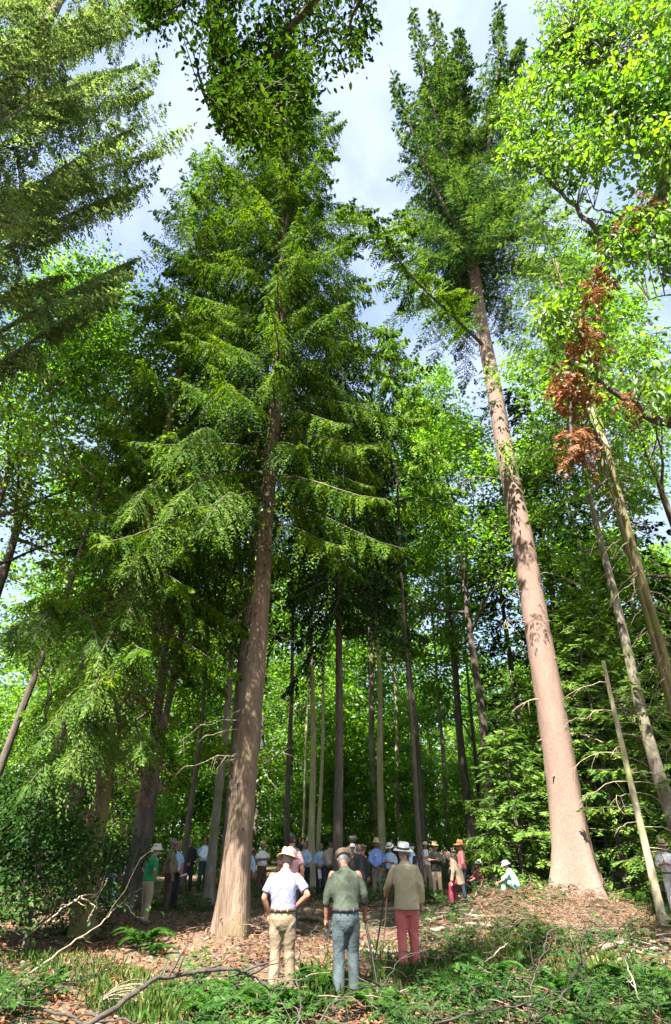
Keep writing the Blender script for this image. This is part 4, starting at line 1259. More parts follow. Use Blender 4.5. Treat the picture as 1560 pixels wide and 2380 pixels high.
for i, (pts, r0, lab) in enumerate((
        ([(1225, 2400, 7.6), (1235, 2290, 7.9), (1268, 2190, 8.1), (1288, 2130, 8.2)], .008, 'thin dark upright twig in the dark ferns under the brush heap'),
        ([(1370, 2330, 8.2), (1365, 2260, 8.3), (1352, 2200, 8.3), (1372, 2150, 8.4)], .009, 'dark twig bending like a hook in front of the giant fir'),
        ([(1240, 2385, 7.4), (1310, 2310, 7.6), (1350, 2240, 7.8), (1430, 2170, 8.0), (1500, 2110, 8.2)], .010, 'long dark twig slanting across the shaded ferns'),
        ([(1110, 2255, 11), (1140, 2225, 11), (1182, 2190, 11.2)], .016, 'pale stick leaning in the sunlit grass'),
        ([(880, 2300, 8.2), (930, 2230, 8.4), (1030, 2190, 8.5), (1110, 2110, 8.6)], .006, 'fine bare twig rising across the man in red trousers'),
        ([(620, 2330, 8.0), (650, 2250, 8.2), (700, 2200, 8.3), (735, 2150, 8.4)], .006, 'fine bare twig standing before the walker in beige trousers'),
        ([(735, 2390, 7.4), (770, 2330, 7.6), (860, 2290, 7.8), (930, 2290, 7.9)], .011, 'curving branch before the walker in blue grey trousers'),
        ([(1440, 2200, 9), (1465, 2260, 8.8), (1490, 2330, 8.4), (1560, 2385, 8)], .010, 'pale twig curving down at the shaded corner'),
        ([(690, 2400, 7.2), (700, 2330, 7.5), (690, 2270, 7.6)], .012, 'short thick dark stem standing between two walkers'),
        ([(1010, 2380, 7.3), (1120, 2350, 7.4), (1240, 2330, 7.6), (1330, 2290, 7.8)], .012, 'low bare branch stretched over the dark ferns'))):
    lying('bare_twig', lab, 'twig', [up_at(*p_) for p_ in pts], r0, r0 * .4, M['darkwood'] if i not in (3, 7) else M['deadwood'], 4, TW, 40 + i, .012)
# dry bracken tuft
dbk = thing('dry_bracken', 'tuft of bleached dead bracken stalks arching over in the shaded grass', 'dead plant', put(ground(225, 2330)))
for i in range(16):
    t_ = MB()
    a_ = PI * .5 + G.normal() * .5
    t_.tube(limb(np.array([0, 0, 0]), np.array([math.sin(a_) * .8, math.cos(a_) * .4, 1.1]), G.uniform(.4, .7), G, 7, -1.6, .05), np.linspace(.006, .002, 7), 4, 0, False)
    t_.obj('stalk', M['deadwood'], dbk)
# ================================================================== people
def cloth(name, col, stripe=None, check=None, var=.25, rough=.9, fscale=20):
    m_, t = mat(name)
    o = N(t, 'ShaderNodeOutputMaterial'); b = N(t, 'ShaderNodeBsdfPrincipled')
    b.inputs['Roughness'].default_value = rough
    tcn = N(t, 'ShaderNodeTexCoord')
    n1 = N(t, 'ShaderNodeTexNoise'); n1.inputs['Scale'].default_value = 6; n1.inputs['Detail'].default_value = 6
    t.links.new(tcn.outputs['Object'], n1.inputs['Vector'])
    c0 = tuple(c * (1 - var) for c in col); c1 = tuple(min(.85, c * (1 + var)) for c in col)
    rp_ = ramp(t, [(.3, c0), (.7, c1)])
    t.links.new(n1.outputs['Fac'], rp_.inputs[0])
    last = rp_.outputs[0]
    if stripe or check:
        sc_, col2, amt = stripe or check
        for dr in (['X'] if stripe else ['X', 'Z']):
            w_ = N(t, 'ShaderNodeTexWave', wave_type='BANDS', bands_direction=dr)
            w_.inputs['Scale'].default_value = sc_
            t.links.new(tcn.outputs['Object'], w_.inputs['Vector'])
            mm = N(t, 'ShaderNodeMath', operation='GREATER_THAN'); mm.inputs[1].default_value = .62
            t.links.new(w_.outputs['Fac'], mm.inputs[0])
            m2 = N(t, 'ShaderNodeMath', operation='MULTIPLY'); m2.inputs[1].default_value = amt
            t.links.new(mm.outputs[0], m2.inputs[0])
            mx_ = N(t, 'ShaderNodeMixRGB'); mx_.inputs[2].default_value = (*col2, 1)
            t.links.new(m2.outputs[0], mx_.inputs[0]); t.links.new(last, mx_.inputs[1])
            last = mx_.outputs[0]
    t.links.new(last, b.inputs['Base Color'])
    n2 = N(t, 'ShaderNodeTexNoise'); n2.inputs['Scale'].default_value = fscale; n2.inputs['Detail'].default_value = 4; n2.inputs['Distortion'].default_value = 1.0
    t.links.new(tcn.outputs['Object'], n2.inputs['Vector'])
    bu_ = N(t, 'ShaderNodeBump'); bu_.inputs['Strength'].default_value = .45; bu_.inputs['Distance'].default_value = .02
    t.links.new(n2.outputs['Fac'], bu_.inputs['Height']); t.links.new(bu_.outputs[0], b.inputs['Normal'])
    t.links.new(b.outputs[0], o.inputs[0])
    return m_

def plain(name, col, rough=.6):
    m_, t = mat(name)
    o = N(t, 'ShaderNodeOutputMaterial'); b = N(t, 'ShaderNodeBsdfPrincipled')
    b.inputs['Roughness'].default_value = rough
    n1 = N(t, 'ShaderNodeTexNoise'); n1.inputs['Scale'].default_value = 30
    rp_ = ramp(t, [(.3, tuple(c * .8 for c in col)), (.7, tuple(min(.85, c * 1.15) for c in col))])
    t.links.new(n1.outputs['Fac'], rp_.inputs[0]); t.links.new(rp_.outputs[0], b.inputs['Base Color'])
    t.links.new(b.outputs[0], o.inputs[0])
    return m_

SKIN = [plain('skin fair', (.42, .21, .145), .55), plain('skin ruddy', (.36, .155, .10), .55), plain('skin tanned', (.28, .14, .085), .55)]
HAIR = {'grey': plain('grey hair', (.20, .19, .19), .7), 'dark': plain('dark hair', (.03, .02, .015), .6), 'white': plain('white hair', (.5, .49, .48), .7), 'brown': plain('brown hair', (.09, .05, .025), .6)}
EYE = plain('eye', (.03, .02, .02), .3)
LIP = plain('lips', (.26, .09, .075), .5)
SHOE = plain('shoe leather', (.045, .03, .02), .5)
C = {'blue_stripe': cloth('blue striped cotton', (.145, .15, .25), stripe=(18, (.28, .28, .37), .8), var=.06),
     'olive': cloth('dark green cotton', (.055, .068, .045)), 'tan_jacket': cloth('tan canvas', (.33, .265, .155), var=.1), 'khaki': cloth('khaki cotton', (.25, .185, .12), var=.15),
     'jeans': cloth('faded blue grey denim', (.06, .082, .088), var=.35), 'red': cloth('salmon red cotton', (.52, .125, .11), var=.15), 'check': cloth('pink check cotton', (.55, .40, .42), check=(11, (.42, .12, .16), .55), var=.05),
     'white': cloth('white cotton', (.72, .69, .67), var=.08), 'paleblue': cloth('pale blue cotton', (.36, .50, .68), var=.1), 'blue': cloth('blue cotton', (.20, .30, .60), var=.12), 'black': cloth('black cloth', (.018, .018, .02)),
     'green': cloth('green polo cotton', (.012, .22, .08), var=.2), 'beige': cloth('beige linen', (.30, .23, .15), var=.12), 'brown': cloth('brown cloth', (.085, .055, .035), var=.25), 'navy': cloth('navy cloth', (.02, .03, .06)),
     'tan_shirt': cloth('tan cotton', (.21, .165, .085), var=.15), 'greentrs': cloth('dark green trousers', (.025, .055, .04)), 'cream': cloth('cream striped cotton', (.45, .37, .31), stripe=(16, (.32, .24, .2), .4), var=.06),
     'pink': cloth('coral pink cotton', (.52, .14, .15), var=.12), 'maroon': cloth('raspberry cotton', (.24, .03, .055), var=.2), 'plaid': cloth('blue plaid cotton', (.50, .54, .60), check=(10, (.14, .22, .40), .5), var=.05), 'greytan': cloth('grey tan cloth', (.20, .17, .125)),
     'whitetrs': cloth('white trousers', (.62, .58, .56), var=.06), 'mint': cloth('mint cloth', (.20, .46, .34), var=.1)}
STRAW = {'tan': cloth('tan straw', (.50, .36, .20), var=.12, fscale=60), 'white': cloth('white straw', (.74, .71, .64), var=.06, fscale=60), 'gold': cloth('golden straw', (.56, .39, .18), var=.12, fscale=60), 'cloth': cloth('pale cotton hat', (.6, .56, .48), var=.1), 'orange': cloth('orange brown straw', (.40, .18, .07), var=.12), 'black': C['black'], 'tweed': cloth('brown tweed', (.20, .145, .095), var=.35, fscale=50), 'navy': C['navy'], 'mintw': cloth('pale green white cotton', (.55, .58, .50), var=.06)}
BAND = plain('hat band', (.03, .022, .02), .7)
BELT = plain('belt leather', (.075, .04, .025), .45)
PAPER = plain('paper', (.78, .78, .80), .7)
STICKM = plain('polished stick', (.009, .006, .005), .4)
STICKL = plain('light stick', (.42, .25, .16), .5)

ARMS = {'down': ((.255, -.03, 1.12), (.26, .04, .87)), 'pocket': ((.28, -.08, 1.12), (.22, .02, .91)), 'hip': ((.36, -.10, 1.16), (.19, -.02, 1.02)),
        'crossed': ((.25, .07, 1.15), (-.08, .21, 1.20)), 'front': ((.25, .03, 1.12), (.03, .21, .93)), 'hold': ((.25, .02, 1.13), (.08, .27, 1.18)),
        'stick': ((.265, -.03, 1.13), (.29, .14, .90)), 'behind': ((.28, -.12, 1.14), (.04, -.17, .95)), 'reach': ((.24, .2, 1.15), (.14, .42, 1.05)), 'fwdstick': ((.27, .06, 1.14), (.30, .26, 1.03))}
LEGS = {'stand': (((.10, .01, .48), (.115, -.02, .075)), ((.10, .01, .48), (.115, -.02, .075))),
        'stroll': (((.095, .04, .48), (.10, -.02, .08)), ((.10, .07, .49), (.115, .10, .075))),
        'wide': (((.13, .03, .49), (.20, .06, .075)), ((.13, .02, .48), (.19, -.05, .075))),
        'stride': (((.10, -.02, .48), (.11, -.16, .09)), ((.10, .16, .50), (.12, .18, .075))),
        'perch': (((.11, .30, .62), (.12, .30, .12)), ((.13, .24, .55), (.16, .20, .09))),
        'sit': (((.11, .40, .50), (.13, .42, .075)), ((.12, .40, .48), (.14, .5, .075)))}

QUEUE = []
def rings_to(mb_, rings, n=18, xf=None):
    """rings: (z, half width, half depth, y centre)"""
    a = np.arange(n) * 2 * PI / n
    V = np.concatenate([np.stack([hw * np.cos(a), yc + hd * np.sin(a), np.full(n, z)], 1) for z, hw, hd, yc in rings])
    if xf is not None:
        V = xf(V)
    k_ = len(rings)
    i = np.arange(k_ - 1)[:, None] * n; j = np.arange(n)[None]; j2 = (j + 1) % n
    F = np.stack([i + j, i + j2, i + n + j2, i + n + j], -1).reshape(-1, 4)
    mb_.add(V, F)
    mb_.f.append((np.array([[*range(mb_.n - n, mb_.n)]]), 0))
    mb_.f.append((np.array([[*range(mb_.n - n * k_ + n - 1, mb_.n - n * k_ - 1, -1)]]), 0))

def capsule(mb_, pts, rad, n=12):
    """tube with rounded ends"""
    pts = [np.array(p, float) for p in pts]; rad = list(rad)
    d0 = unit(pts[0] - pts[1]); d1 = unit(pts[-1] - pts[-2])
    P = [pts[0] + d0 * rad[0] * .9] + [pts[0] + d0 * rad[0] * .55] + pts + [pts[-1] + d1 * rad[-1] * .55] + [pts[-1] + d1 * rad[-1] * .9]
    Rr = [rad[0] * .35, rad[0] * .8] + rad + [rad[-1] * .8, rad[-1] * .35]
    mb_.tube(np.array(P), np.array(Rr), n)

HEAD = [(1.505, .034, .085, .03), (1.525, .052, .10, -.02), (1.56, .064, .105, -.055), (1.60, .071, .10, -.085), (1.64, .075, .10, -.098), (1.68, .074, .098, -.098), (1.71, .066, .084, -.088), (1.735, .048, .058, -.068), (1.75, .018, .02, -.03)]

def person(label, pos, rz, scale, shirt, legs, hat=None, hair='grey', arms=('down', 'down'), stance='stand', lean=0, hpitch=0, hyaw=0, near=False, skin=0, tuck=True, sleeve='long', belt=False, belly=0.0, fat=1.0, face=None, stoop=0.0, jacket=False, extras=(), dz=0.0, hem=.80, skirt=False, seat=0.0):
    root = thing('person', label, 'person', (pos[0], pos[1], float(gz(pos[0], pos[1])) + dz), R(rz))
    root.scale = (scale,) * 3
    drop = -seat
    ln = R(lean)
    def up(V):
        V = np.array(V, float).reshape(-1, 3).copy()
        w_ = np.clip((V[:, 2] - .92) / .45, 0, 1); w_ = w_ * w_ * (3 - 2 * w_)
        w2 = np.clip((V[:, 2] - 1.3) / .3, 0, 1)
        an = ln * w_ + R(stoop) * w2
        y, z = V[:, 1].copy(), V[:, 2] - .92
        V[:, 1] = y * np.cos(an) + z * np.sin(an)
        V[:, 2] = .92 + z * np.cos(an) - y * np.sin(an)
        V[:, 2] += drop
        return V
    up1 = lambda p: up(np.array([p]))[0]
    hc = np.array([0, .0, 1.60])
    def headx(V):
        V = np.array(V, float).reshape(-1, 3) - hc
        a_, b_ = R(hyaw), R(hpitch) + (ln + R(stoop)) * .55
        y = V[:, 1] * math.cos(b_) + V[:, 2] * math.sin(b_); z = -V[:, 1] * math.sin(b_) + V[:, 2] * math.cos(b_)
        x = V[:, 0]
        V = np.stack([x * math.cos(a_) - y * math.sin(a_), x * math.sin(a_) + y * math.cos(a_), z], 1)
        return V + up1(hc) + [0, .015, 0]
    vox = .0145 if near else .029
    body = MB(); post = MB()
    T = [(.80, .14 * fat, .10 * fat, 0), (.88, .165 * fat, .115 * fat, 0), (.96, .162 * fat, .115 * fat + belly * .4, belly * .4), (1.05, .152 * fat, .11 * fat + belly, belly * .8), (1.16, .162 * fat, .115 * fat + belly * .7, belly * .5), (1.27, .175 * fat, .118 * fat, 0), (1.36, .178 * fat, .108, -.008), (1.415, .150, .085, -.012), (1.45, .085, .065, -.01)]
    rings_to(body, T, xf=up)
    capsule(body, up(np.array([[0, -.012, 1.40], [0, -.005, 1.48], [0, .01, 1.55]])), [.062, .056, .055])
    n_ = 16; a = np.arange(n_) * 2 * PI / n_
    HV = [(z, hw, (yf - yb) / 2, (yf + yb) / 2) for z, hw, yf, yb in HEAD]
    rings_to(body, HV, 16, headx)
    post.tube(headx(np.array([[0, .093, 1.645], [0, .112, 1.622], [0, .122, 1.603], [0, .095, 1.592]])), [.007, .011, .014, .009], 6)
    for s in (-1, 1):
        post.tube(headx(np.array([[s * .070, .005, 1.585], [s * .082, -.008, 1.605], [s * .086, -.016, 1.63], [s * .074, -.008, 1.645]])), [.007, .011, .012, .006], 6)
    sj = {}
    for s, nm in ((-1, arms[0]), (1, arms[1])):
        sh = np.array([s * .178 * (1 + (fat - 1) * .6), -.005, 1.385])
        shift = up1(sh) - sh
        if isinstance(nm, str):
            e, w = ARMS[nm]
        else:
            e, w = nm
        e = np.array([s * e[0], e[1], e[2]]) + shift; w = np.array([s * w[0], w[1], w[2]]) + shift
        sh = sh + shift
        e[0] += s * (fat - 1) * .1
        capsule(body, [sh, (sh + e) / 2, e], [.058, .05, .043]); capsule(body, [e, e * .6 + w * .4, w], [.043, .042, .03])
        hd = unit(w - e)
        if nm in ('pocket',):
            hd = unit(np.array([-s * .2, .1, -1]))
        if nm == 'stick':
            hd = unit(np.array([0, .35, -.9]))
        palm = w + hd * .075
        sidev = unit(np.cross(hd, [s * .9, .3, .2]))
        nrm = unit(np.cross(sidev, hd))
        capsule(body, [w, w + hd * .04, palm], [.028, .034, .032], 10)
        grip = nm in ('stick', 'fwdstick', 'hold')
        for q in range(4):
            off = sidev * (q - 1.5) * .018
            f0 = palm + off - hd * .01
            L_ = (.062, .072, .068, .054)[q]
            if grip:
                pts = [f0, f0 + hd * L_ * .5 + nrm * s * .012, f0 + hd * L_ * .55 + nrm * s * .04, f0 + hd * L_ * .15 + nrm * s * .05]
            else:
                pts = [f0, f0 + hd * L_ * .5, f0 + hd * L_ * .85 + nrm * s * .012, f0 + hd * L_ * 1.1 + nrm * s * .03]
            post.tube(np.array(pts), [.0095, .009, .008, .006], 6)
        th = w + hd * .025 + sidev * -.028
        post.tube(np.array([th, th + hd * .03 - sidev * .022, th + hd * .062 - sidev * .026 + nrm * s * .012]), [.012, .011, .008], 6)
        sj[s] = (sh, e, w, hd, palm)
    lk = {}
    for s, (kn, an) in zip((-1, 1), LEGS[stance]):
        hp = np.array([s * .085 * fat, 0, .88 + drop]); kn = np.array([s * kn[0], kn[1], kn[2]]); an = np.array([s * an[0], an[1], an[2]])
        capsule(body, [hp, (hp + kn) / 2, kn], [.082, .07, .052]); capsule(body, [kn, kn * .65 + an * .35 + [0, -.012, 0], an], [.052, .052, .036])
        lk[s] = (hp, kn, an)
        capsule(body, [an + [0, -.02, -.025], an + [0, .10, -.045]], [.035, .028], 8)
    QUEUE.append((body, vox, 3, 0, post, 'body', SKIN[skin], root))
    # ---- shirt or jacket
    sm = MB()
    infl = .016 if not jacket else .028
    if jacket:
        Z = [(hem, .21 * fat, .155 * fat, -.01), (.90, .198 * fat, .148 * fat, -.005), (1.0, .185 * fat, .14 * fat + belly * .5, belly * .3)]
        Z += [(z, hw + infl, hd_ + infl, yc) for z, hw, hd_, yc in T if z > 1.03]
    elif tuck:
        Z = [(.955, .165 * fat, .12 * fat + belly * .4, belly * .4), (.985, .182 * fat, .138 * fat + belly * .6, belly * .5)] + [(z, hw + infl + (.006 if z < 1.2 else 0), hd_ + infl, yc) for z, hw, hd_, yc in T if z > 1.0]
    else:
        Z = [(.90, .19 * fat, .14 * fat, 0), (.97, .186 * fat, .138 * fat + belly * .5, belly * .4)] + [(z, hw + infl, hd_ + infl, yc) for z, hw, hd_, yc in T if z > 1.0]
    Z = Z[:-1] + [(1.452, .088, .075, -.012), (1.47, .072, .066, -.008)]
    rings_to(sm, Z, 20, up)
    tr_ = np.array([[math.cos(q) * .064, math.sin(q) * .062 - .004, 1.475 + .012 * -math.sin(q)] for q in np.linspace(0, 2 * PI, 17)])
    sm.tube(up(tr_), .017, 8)
    for s in (-1, 1):
        sh, e, w, hd, palm = sj[s]
        if sleeve == 'none':
            capsule(sm, [sh * .9 + e * .1, sh * .8 + e * .2], [.07, .062]); continue
        if sleeve == 'short':
            c1 = sh * .22 + e * .78
            sm.tube(np.array([sh * [.88, 1, 1] + [0, 0, -.015], sh * .8 + e * .2, sh * .5 + e * .5, c1]), [.055, .066, .070, .075], 14)
        else:
            stop = .93 if sleeve == 'long' else .42
            c2 = e * (1 - stop) + w * stop
            capsule(sm, [sh * [.9, 1, 1] + [0, 0, -.012], sh * .5 + e * .5, e * .9 + sh * .1], [.062 + infl * .3, .064 + infl * .3, .058 + infl * .3])
            sm.tube(np.array([e * .9 + sh * .1, e * .75 + w * .25, c2]), [.057 + infl * .3, .053 + infl * .3, .046 + infl * .3], 12)
    shn = 'jacket' if jacket else 'shirt'
    QUEUE.append((sm, vox, 5 if near else 3, .016 if near else .010, None, shn, C[shirt], root))
    # ---- trousers
    tm_ = MB()
    top = [(.99, .168 * fat, .122 * fat + belly * .3, belly * .3), (.93, .176 * fat, .13 * fat, 0), (.87, .176 * fat, .132 * fat, -.005), (.80, .155 * fat, .12 * fat, -.004), (.72, .10 * fat, .085 * fat, 0)][::-1]
    rings_to(tm_, top, 20, lambda V: V + [0, 0, drop])
    for s in (-1, 1):
        hp, kn, an = lk[s]
        cuff = an + unit(kn - an) * -.01
        capsule(tm_, [hp, hp * .5 + kn * .5, kn], [.096 * fat, .098 * fat, .080], 14)
        tm_.tube(np.array([kn + (hp - kn) * .06, kn * .6 + an * .4, an * .85 + kn * .15, cuff]), [.081, .078, .076, .080], 14)
    QUEUE.append((tm_, vox, 4 if near else 2, .014 if near else .008, None, 'trousers', C[legs], root))
    if belt:
        bm = MB()
        q = np.linspace(0, 2 * PI, 33)
        for zz in (.962, .978, .994):
            pass
        nn_ = 32; a2 = np.arange(nn_) * 2 * PI / nn_
        Vb = np.concatenate([np.stack([(.176 * fat + dr) * np.cos(a2), belly * .35 + (.131 * fat + belly * .35 + dr) * np.sin(a2), np.full(nn_, zz + drop)], 1) for zz, dr in ((.955, .004), (.958, .012), (.992, .012), (.995, .004))])
        i = np.arange(3)[:, None] * nn_; j = np.arange(nn_)[None]; j2 = (j + 1) % nn_
        bm.add(Vb, np.stack([i + j, i + j2, i + nn_ + j2, i + nn_ + j], -1).reshape(-1, 4))
        bm.obj('belt', BELT if belt is True else belt, root)
        if near:
            for x_ in (-.09, .0, .09):
                lp_ = MB()
                yb = -(.131 * fat + .016) * math.sqrt(max(0, 1 - (x_ / (.178 * fat)) ** 2)) + belly * .35
                lp_.tube(np.array([[x_, yb + .004, .945], [x_, yb - .004, .97], [x_, yb + .004, 1.003]]), .009, 6)
                lp_.obj('belt_loop', C[legs], root)
    # ---- shoes
    for s in (-1, 1):
        hp, kn, an = lk[s]
        so = MB()
        capsule(so, [an + [0, -.045, -.03], an + [0, .02, -.028], an + [s * .008, .11, -.042], an + [s * .012, .165, -.048]], [.042, .045, .040, .028], 10)
        so.obj('shoe', SHOE, root)
    # ---- hair
    if hair:
        kind = hair if isinstance(hair, tuple) else (hair, 1.752, 1.565)
        hm = MB()
        zs = np.linspace(kind[2], kind[1], 9)
        A = np.linspace(R(35), R(-215), 17) if kind[1] < 1.74 else np.linspace(R(50), R(-230), 19)
        Vh = []
        hz = np.array([h_[0] for h_ in HEAD])
        for z in zs:
            hw, yf, yb = (np.interp(z, hz, [h_[i] for h_ in HEAD]) for i in (1, 2, 3))
            k_ = 1.05
            for a_ in A:
                Vh.append([hw * 1.06 * math.cos(a_) + math.copysign(.003, math.cos(a_)), (yf + yb) / 2 + (yf - yb) / 2 * 1.06 * math.sin(a_) - .004, z + .006])
        nA = len(A)
        i = np.arange(8)[:, None] * nA; j = np.arange(nA - 1)[None]
        hm.add(headx(np.array(Vh)), np.stack([i + j, i + j + 1, i + nA + j + 1, i + nA + j], -1).reshape(-1, 4))
        hm.obj('hair', HAIR[kind[0]], root)
    if face:
        for s in (-1, 1):
            em = MB()
            em.tube(headx(np.array([[s * .018, .097, 1.634], [s * .030, .098, 1.637], [s * .043, .090, 1.634]])), [.003, .0075, .003], 6)
            em.obj('eye', EYE, root)
        mm = MB()
        mm.tube(headx(np.array([[-.024, .096, 1.560], [0, .105, 1.562], [.024, .096, 1.560]])), [.002, .005, .002], 5)
        mm.obj('mouth', LIP, root)
    # ---- hat
    if hat:
        kind, hm_, band = hat
        hb = MB()
        hs_ = 1.13 if near else 1.05
        n_ = 28; a = np.arange(n_) * 2 * PI / n_
        if kind in ('fedora', 'wide', 'boater', 'bucket'):
            prof = {'fedora': [(.155, -.008), (.158, -.003), (.125, .0), (.098, .01), (.091, .055), (.080, .105), (.066, .122), (.03, .118), (.002, .114)],
                    'wide': [(.20, -.02), (.205, -.013), (.15, -.004), (.10, .008), (.092, .05), (.08, .11), (.06, .128), (.03, .126), (.002, .122)],
                    'boater': [(.158, -.008), (.162, 0), (.13, .0), (.099, .008), (.095, .05), (.09, .088), (.08, .098), (.03, .1), (.002, .1)],
                    'bucket': [(.145, -.045), (.148, -.040), (.12, -.015), (.10, .008), (.094, .04), (.085, .072), (.07, .085), (.03, .092), (.002, .093)]}[kind]
            V = []
            for r_, z_ in prof:
                wob_ = .012 * np.sin(2 * a + .5) * (r_ > .12) - (.012 * np.cos(2 * a) * (r_ > .12))
                dent = -.018 * np.exp(-((np.cos(a)) / .5) ** 2) * (kind == 'fedora') * (z_ > .1)
                V.append(np.stack([r_ * .93 * np.cos(a), r_ * 1.12 * np.sin(a), z_ + wob_ + dent], 1))
            V = np.concatenate(V); k_ = len(prof)
            V = headx(V * hs_ + [0, -.003, 1.662])
            i = np.arange(k_ - 1)[:, None] * n_; j = np.arange(n_)[None]; j2 = (j + 1) % n_
            hb.add(V, np.stack([i + j, i + j2, i + n_ + j2, i + n_ + j], -1).reshape(-1, 4))
            ho = hb.obj('hat', STRAW[hm_], root)
            if band:
                bb = MB()
                Vb = np.concatenate([np.stack([(r_ + .004) * .93 * np.cos(a), (r_ + .004) * 1.12 * np.sin(a), np.full(n_, z_)], 1) for r_, z_ in ((.0985, .010), (.0965, .022), (.094, .040))])
                Vb = headx(Vb * hs_ + [0, -.003, 1.662])
                i = np.arange(2)[:, None] * n_
                bb.add(Vb, np.stack([i + j, i + j2, i + n_ + j2, i + n_ + j], -1).reshape(-1, 4))
                bb.obj('hat_band', BAND, ho)
        else:
            flat = kind == 'flatcap'
            prof = [(.094, -.004), (.102, .01), (.122 if flat else .098, .03), (.118 if flat else .088, .052), (.07, .072 if not flat else .066), (.03, .082 if not flat else .07), (.002, .084 if not flat else .07)]
            V = np.concatenate([np.stack([r_ * .92 * np.cos(a), r_ * (1.16 if flat else 1.08) * np.sin(a) + (.012 if flat else 0) * (z_ > .02), np.full(n_, z_)], 1) for r_, z_ in prof])
            V = headx(V * (1.1 if flat else 1.04) + ([0, -.018, 1.655] if flat else [0, -.003, 1.672])); k_ = len(prof)
            i = np.arange(k_ - 1)[:, None] * n_; j = np.arange(n_)[None]; j2 = (j + 1) % n_
            hb.add(V, np.stack([i + j, i + j2, i + n_ + j2, i + n_ + j], -1).reshape(-1, 4))
            ho = hb.obj('cap', STRAW[hm_], root)
            vm = MB()
            pk = .05 if flat else .075
            qa = np.linspace(R(25), R(155), 11)
            Vv = np.concatenate([np.stack([(.09 + e_ * .2) * np.cos(qa), .1 * np.sin(qa) + e_ * np.sin(qa), np.full(11, z_) - e_ * .25], 1) for e_, z_ in ((0, .004), (pk, .004), (pk, -.002), (0, -.002))])
            i = np.arange(3)[:, None] * 11; j = np.arange(10)[None]
            vm.add(headx(Vv + [0, -.003, 1.675]), np.stack([i + j, i + j + 1, i + 12 + j, i + 11 + j], -1).reshape(-1, 4))
            vm.obj('cap_peak', STRAW[hm_], ho)
    for ex in extras:
        kind = ex[0]
        if kind == 'badge':
            b2 = MB(); c_ = up1((.07 * ex[1], .135 + belly * .6, 1.27))
            b2.tube(np.array([c_ + [0, .0, -.028], c_ + [0, 0, .028]]), .04, 4)
            o2 = b2.obj('name_badge', PAPER, root); 
        if kind == 'pack':
            b2 = MB()
            rings_to(b2, [(1.0, .12, .05, -.19), (1.05, .15, .09, -.2), (1.3, .15, .09, -.2), (1.4, .1, .05, -.18)], 14, up)
            b2.obj('backpack', C['black'], root)
            for s in (-1, 1):
                b3 = MB(); b3.tube(up(np.array([[s * .10, -.13, 1.38], [s * .11, -.02, 1.455], [s * .11, .10, 1.40], [s * .12, .142, 1.28], [s * .14, .11, 1.15]])), .016, 6); b3.obj('strap', C['black'], root)
        if kind == 'vest':
            b2 = MB()
            rings_to(b2, [(z, hw + .026, hd_ + .026, yc) for z, hw, hd_, yc in T if .9 < z < 1.4] + [(1.42, .13, .1, -.012)], 20, up)
            QUEUE.append((b2, vox, 2, .008, None, 'waistcoat', C[ex[1]], root))
    W_ = root.matrix_world
    rr = R(rz)
    def world(p):
        p = np.array(p) * scale
        return np.array([pos[0] + p[0] * math.cos(rr) - p[1] * math.sin(rr), pos[1] + p[0] * math.sin(rr) + p[1] * math.cos(rr), float(gz(pos[0], pos[1])) + dz + p[2]])
    return root, {s: (world(sj[s][2] + sj[s][3] * .07), world(sj[s][4])) for s in (-1, 1)}, world

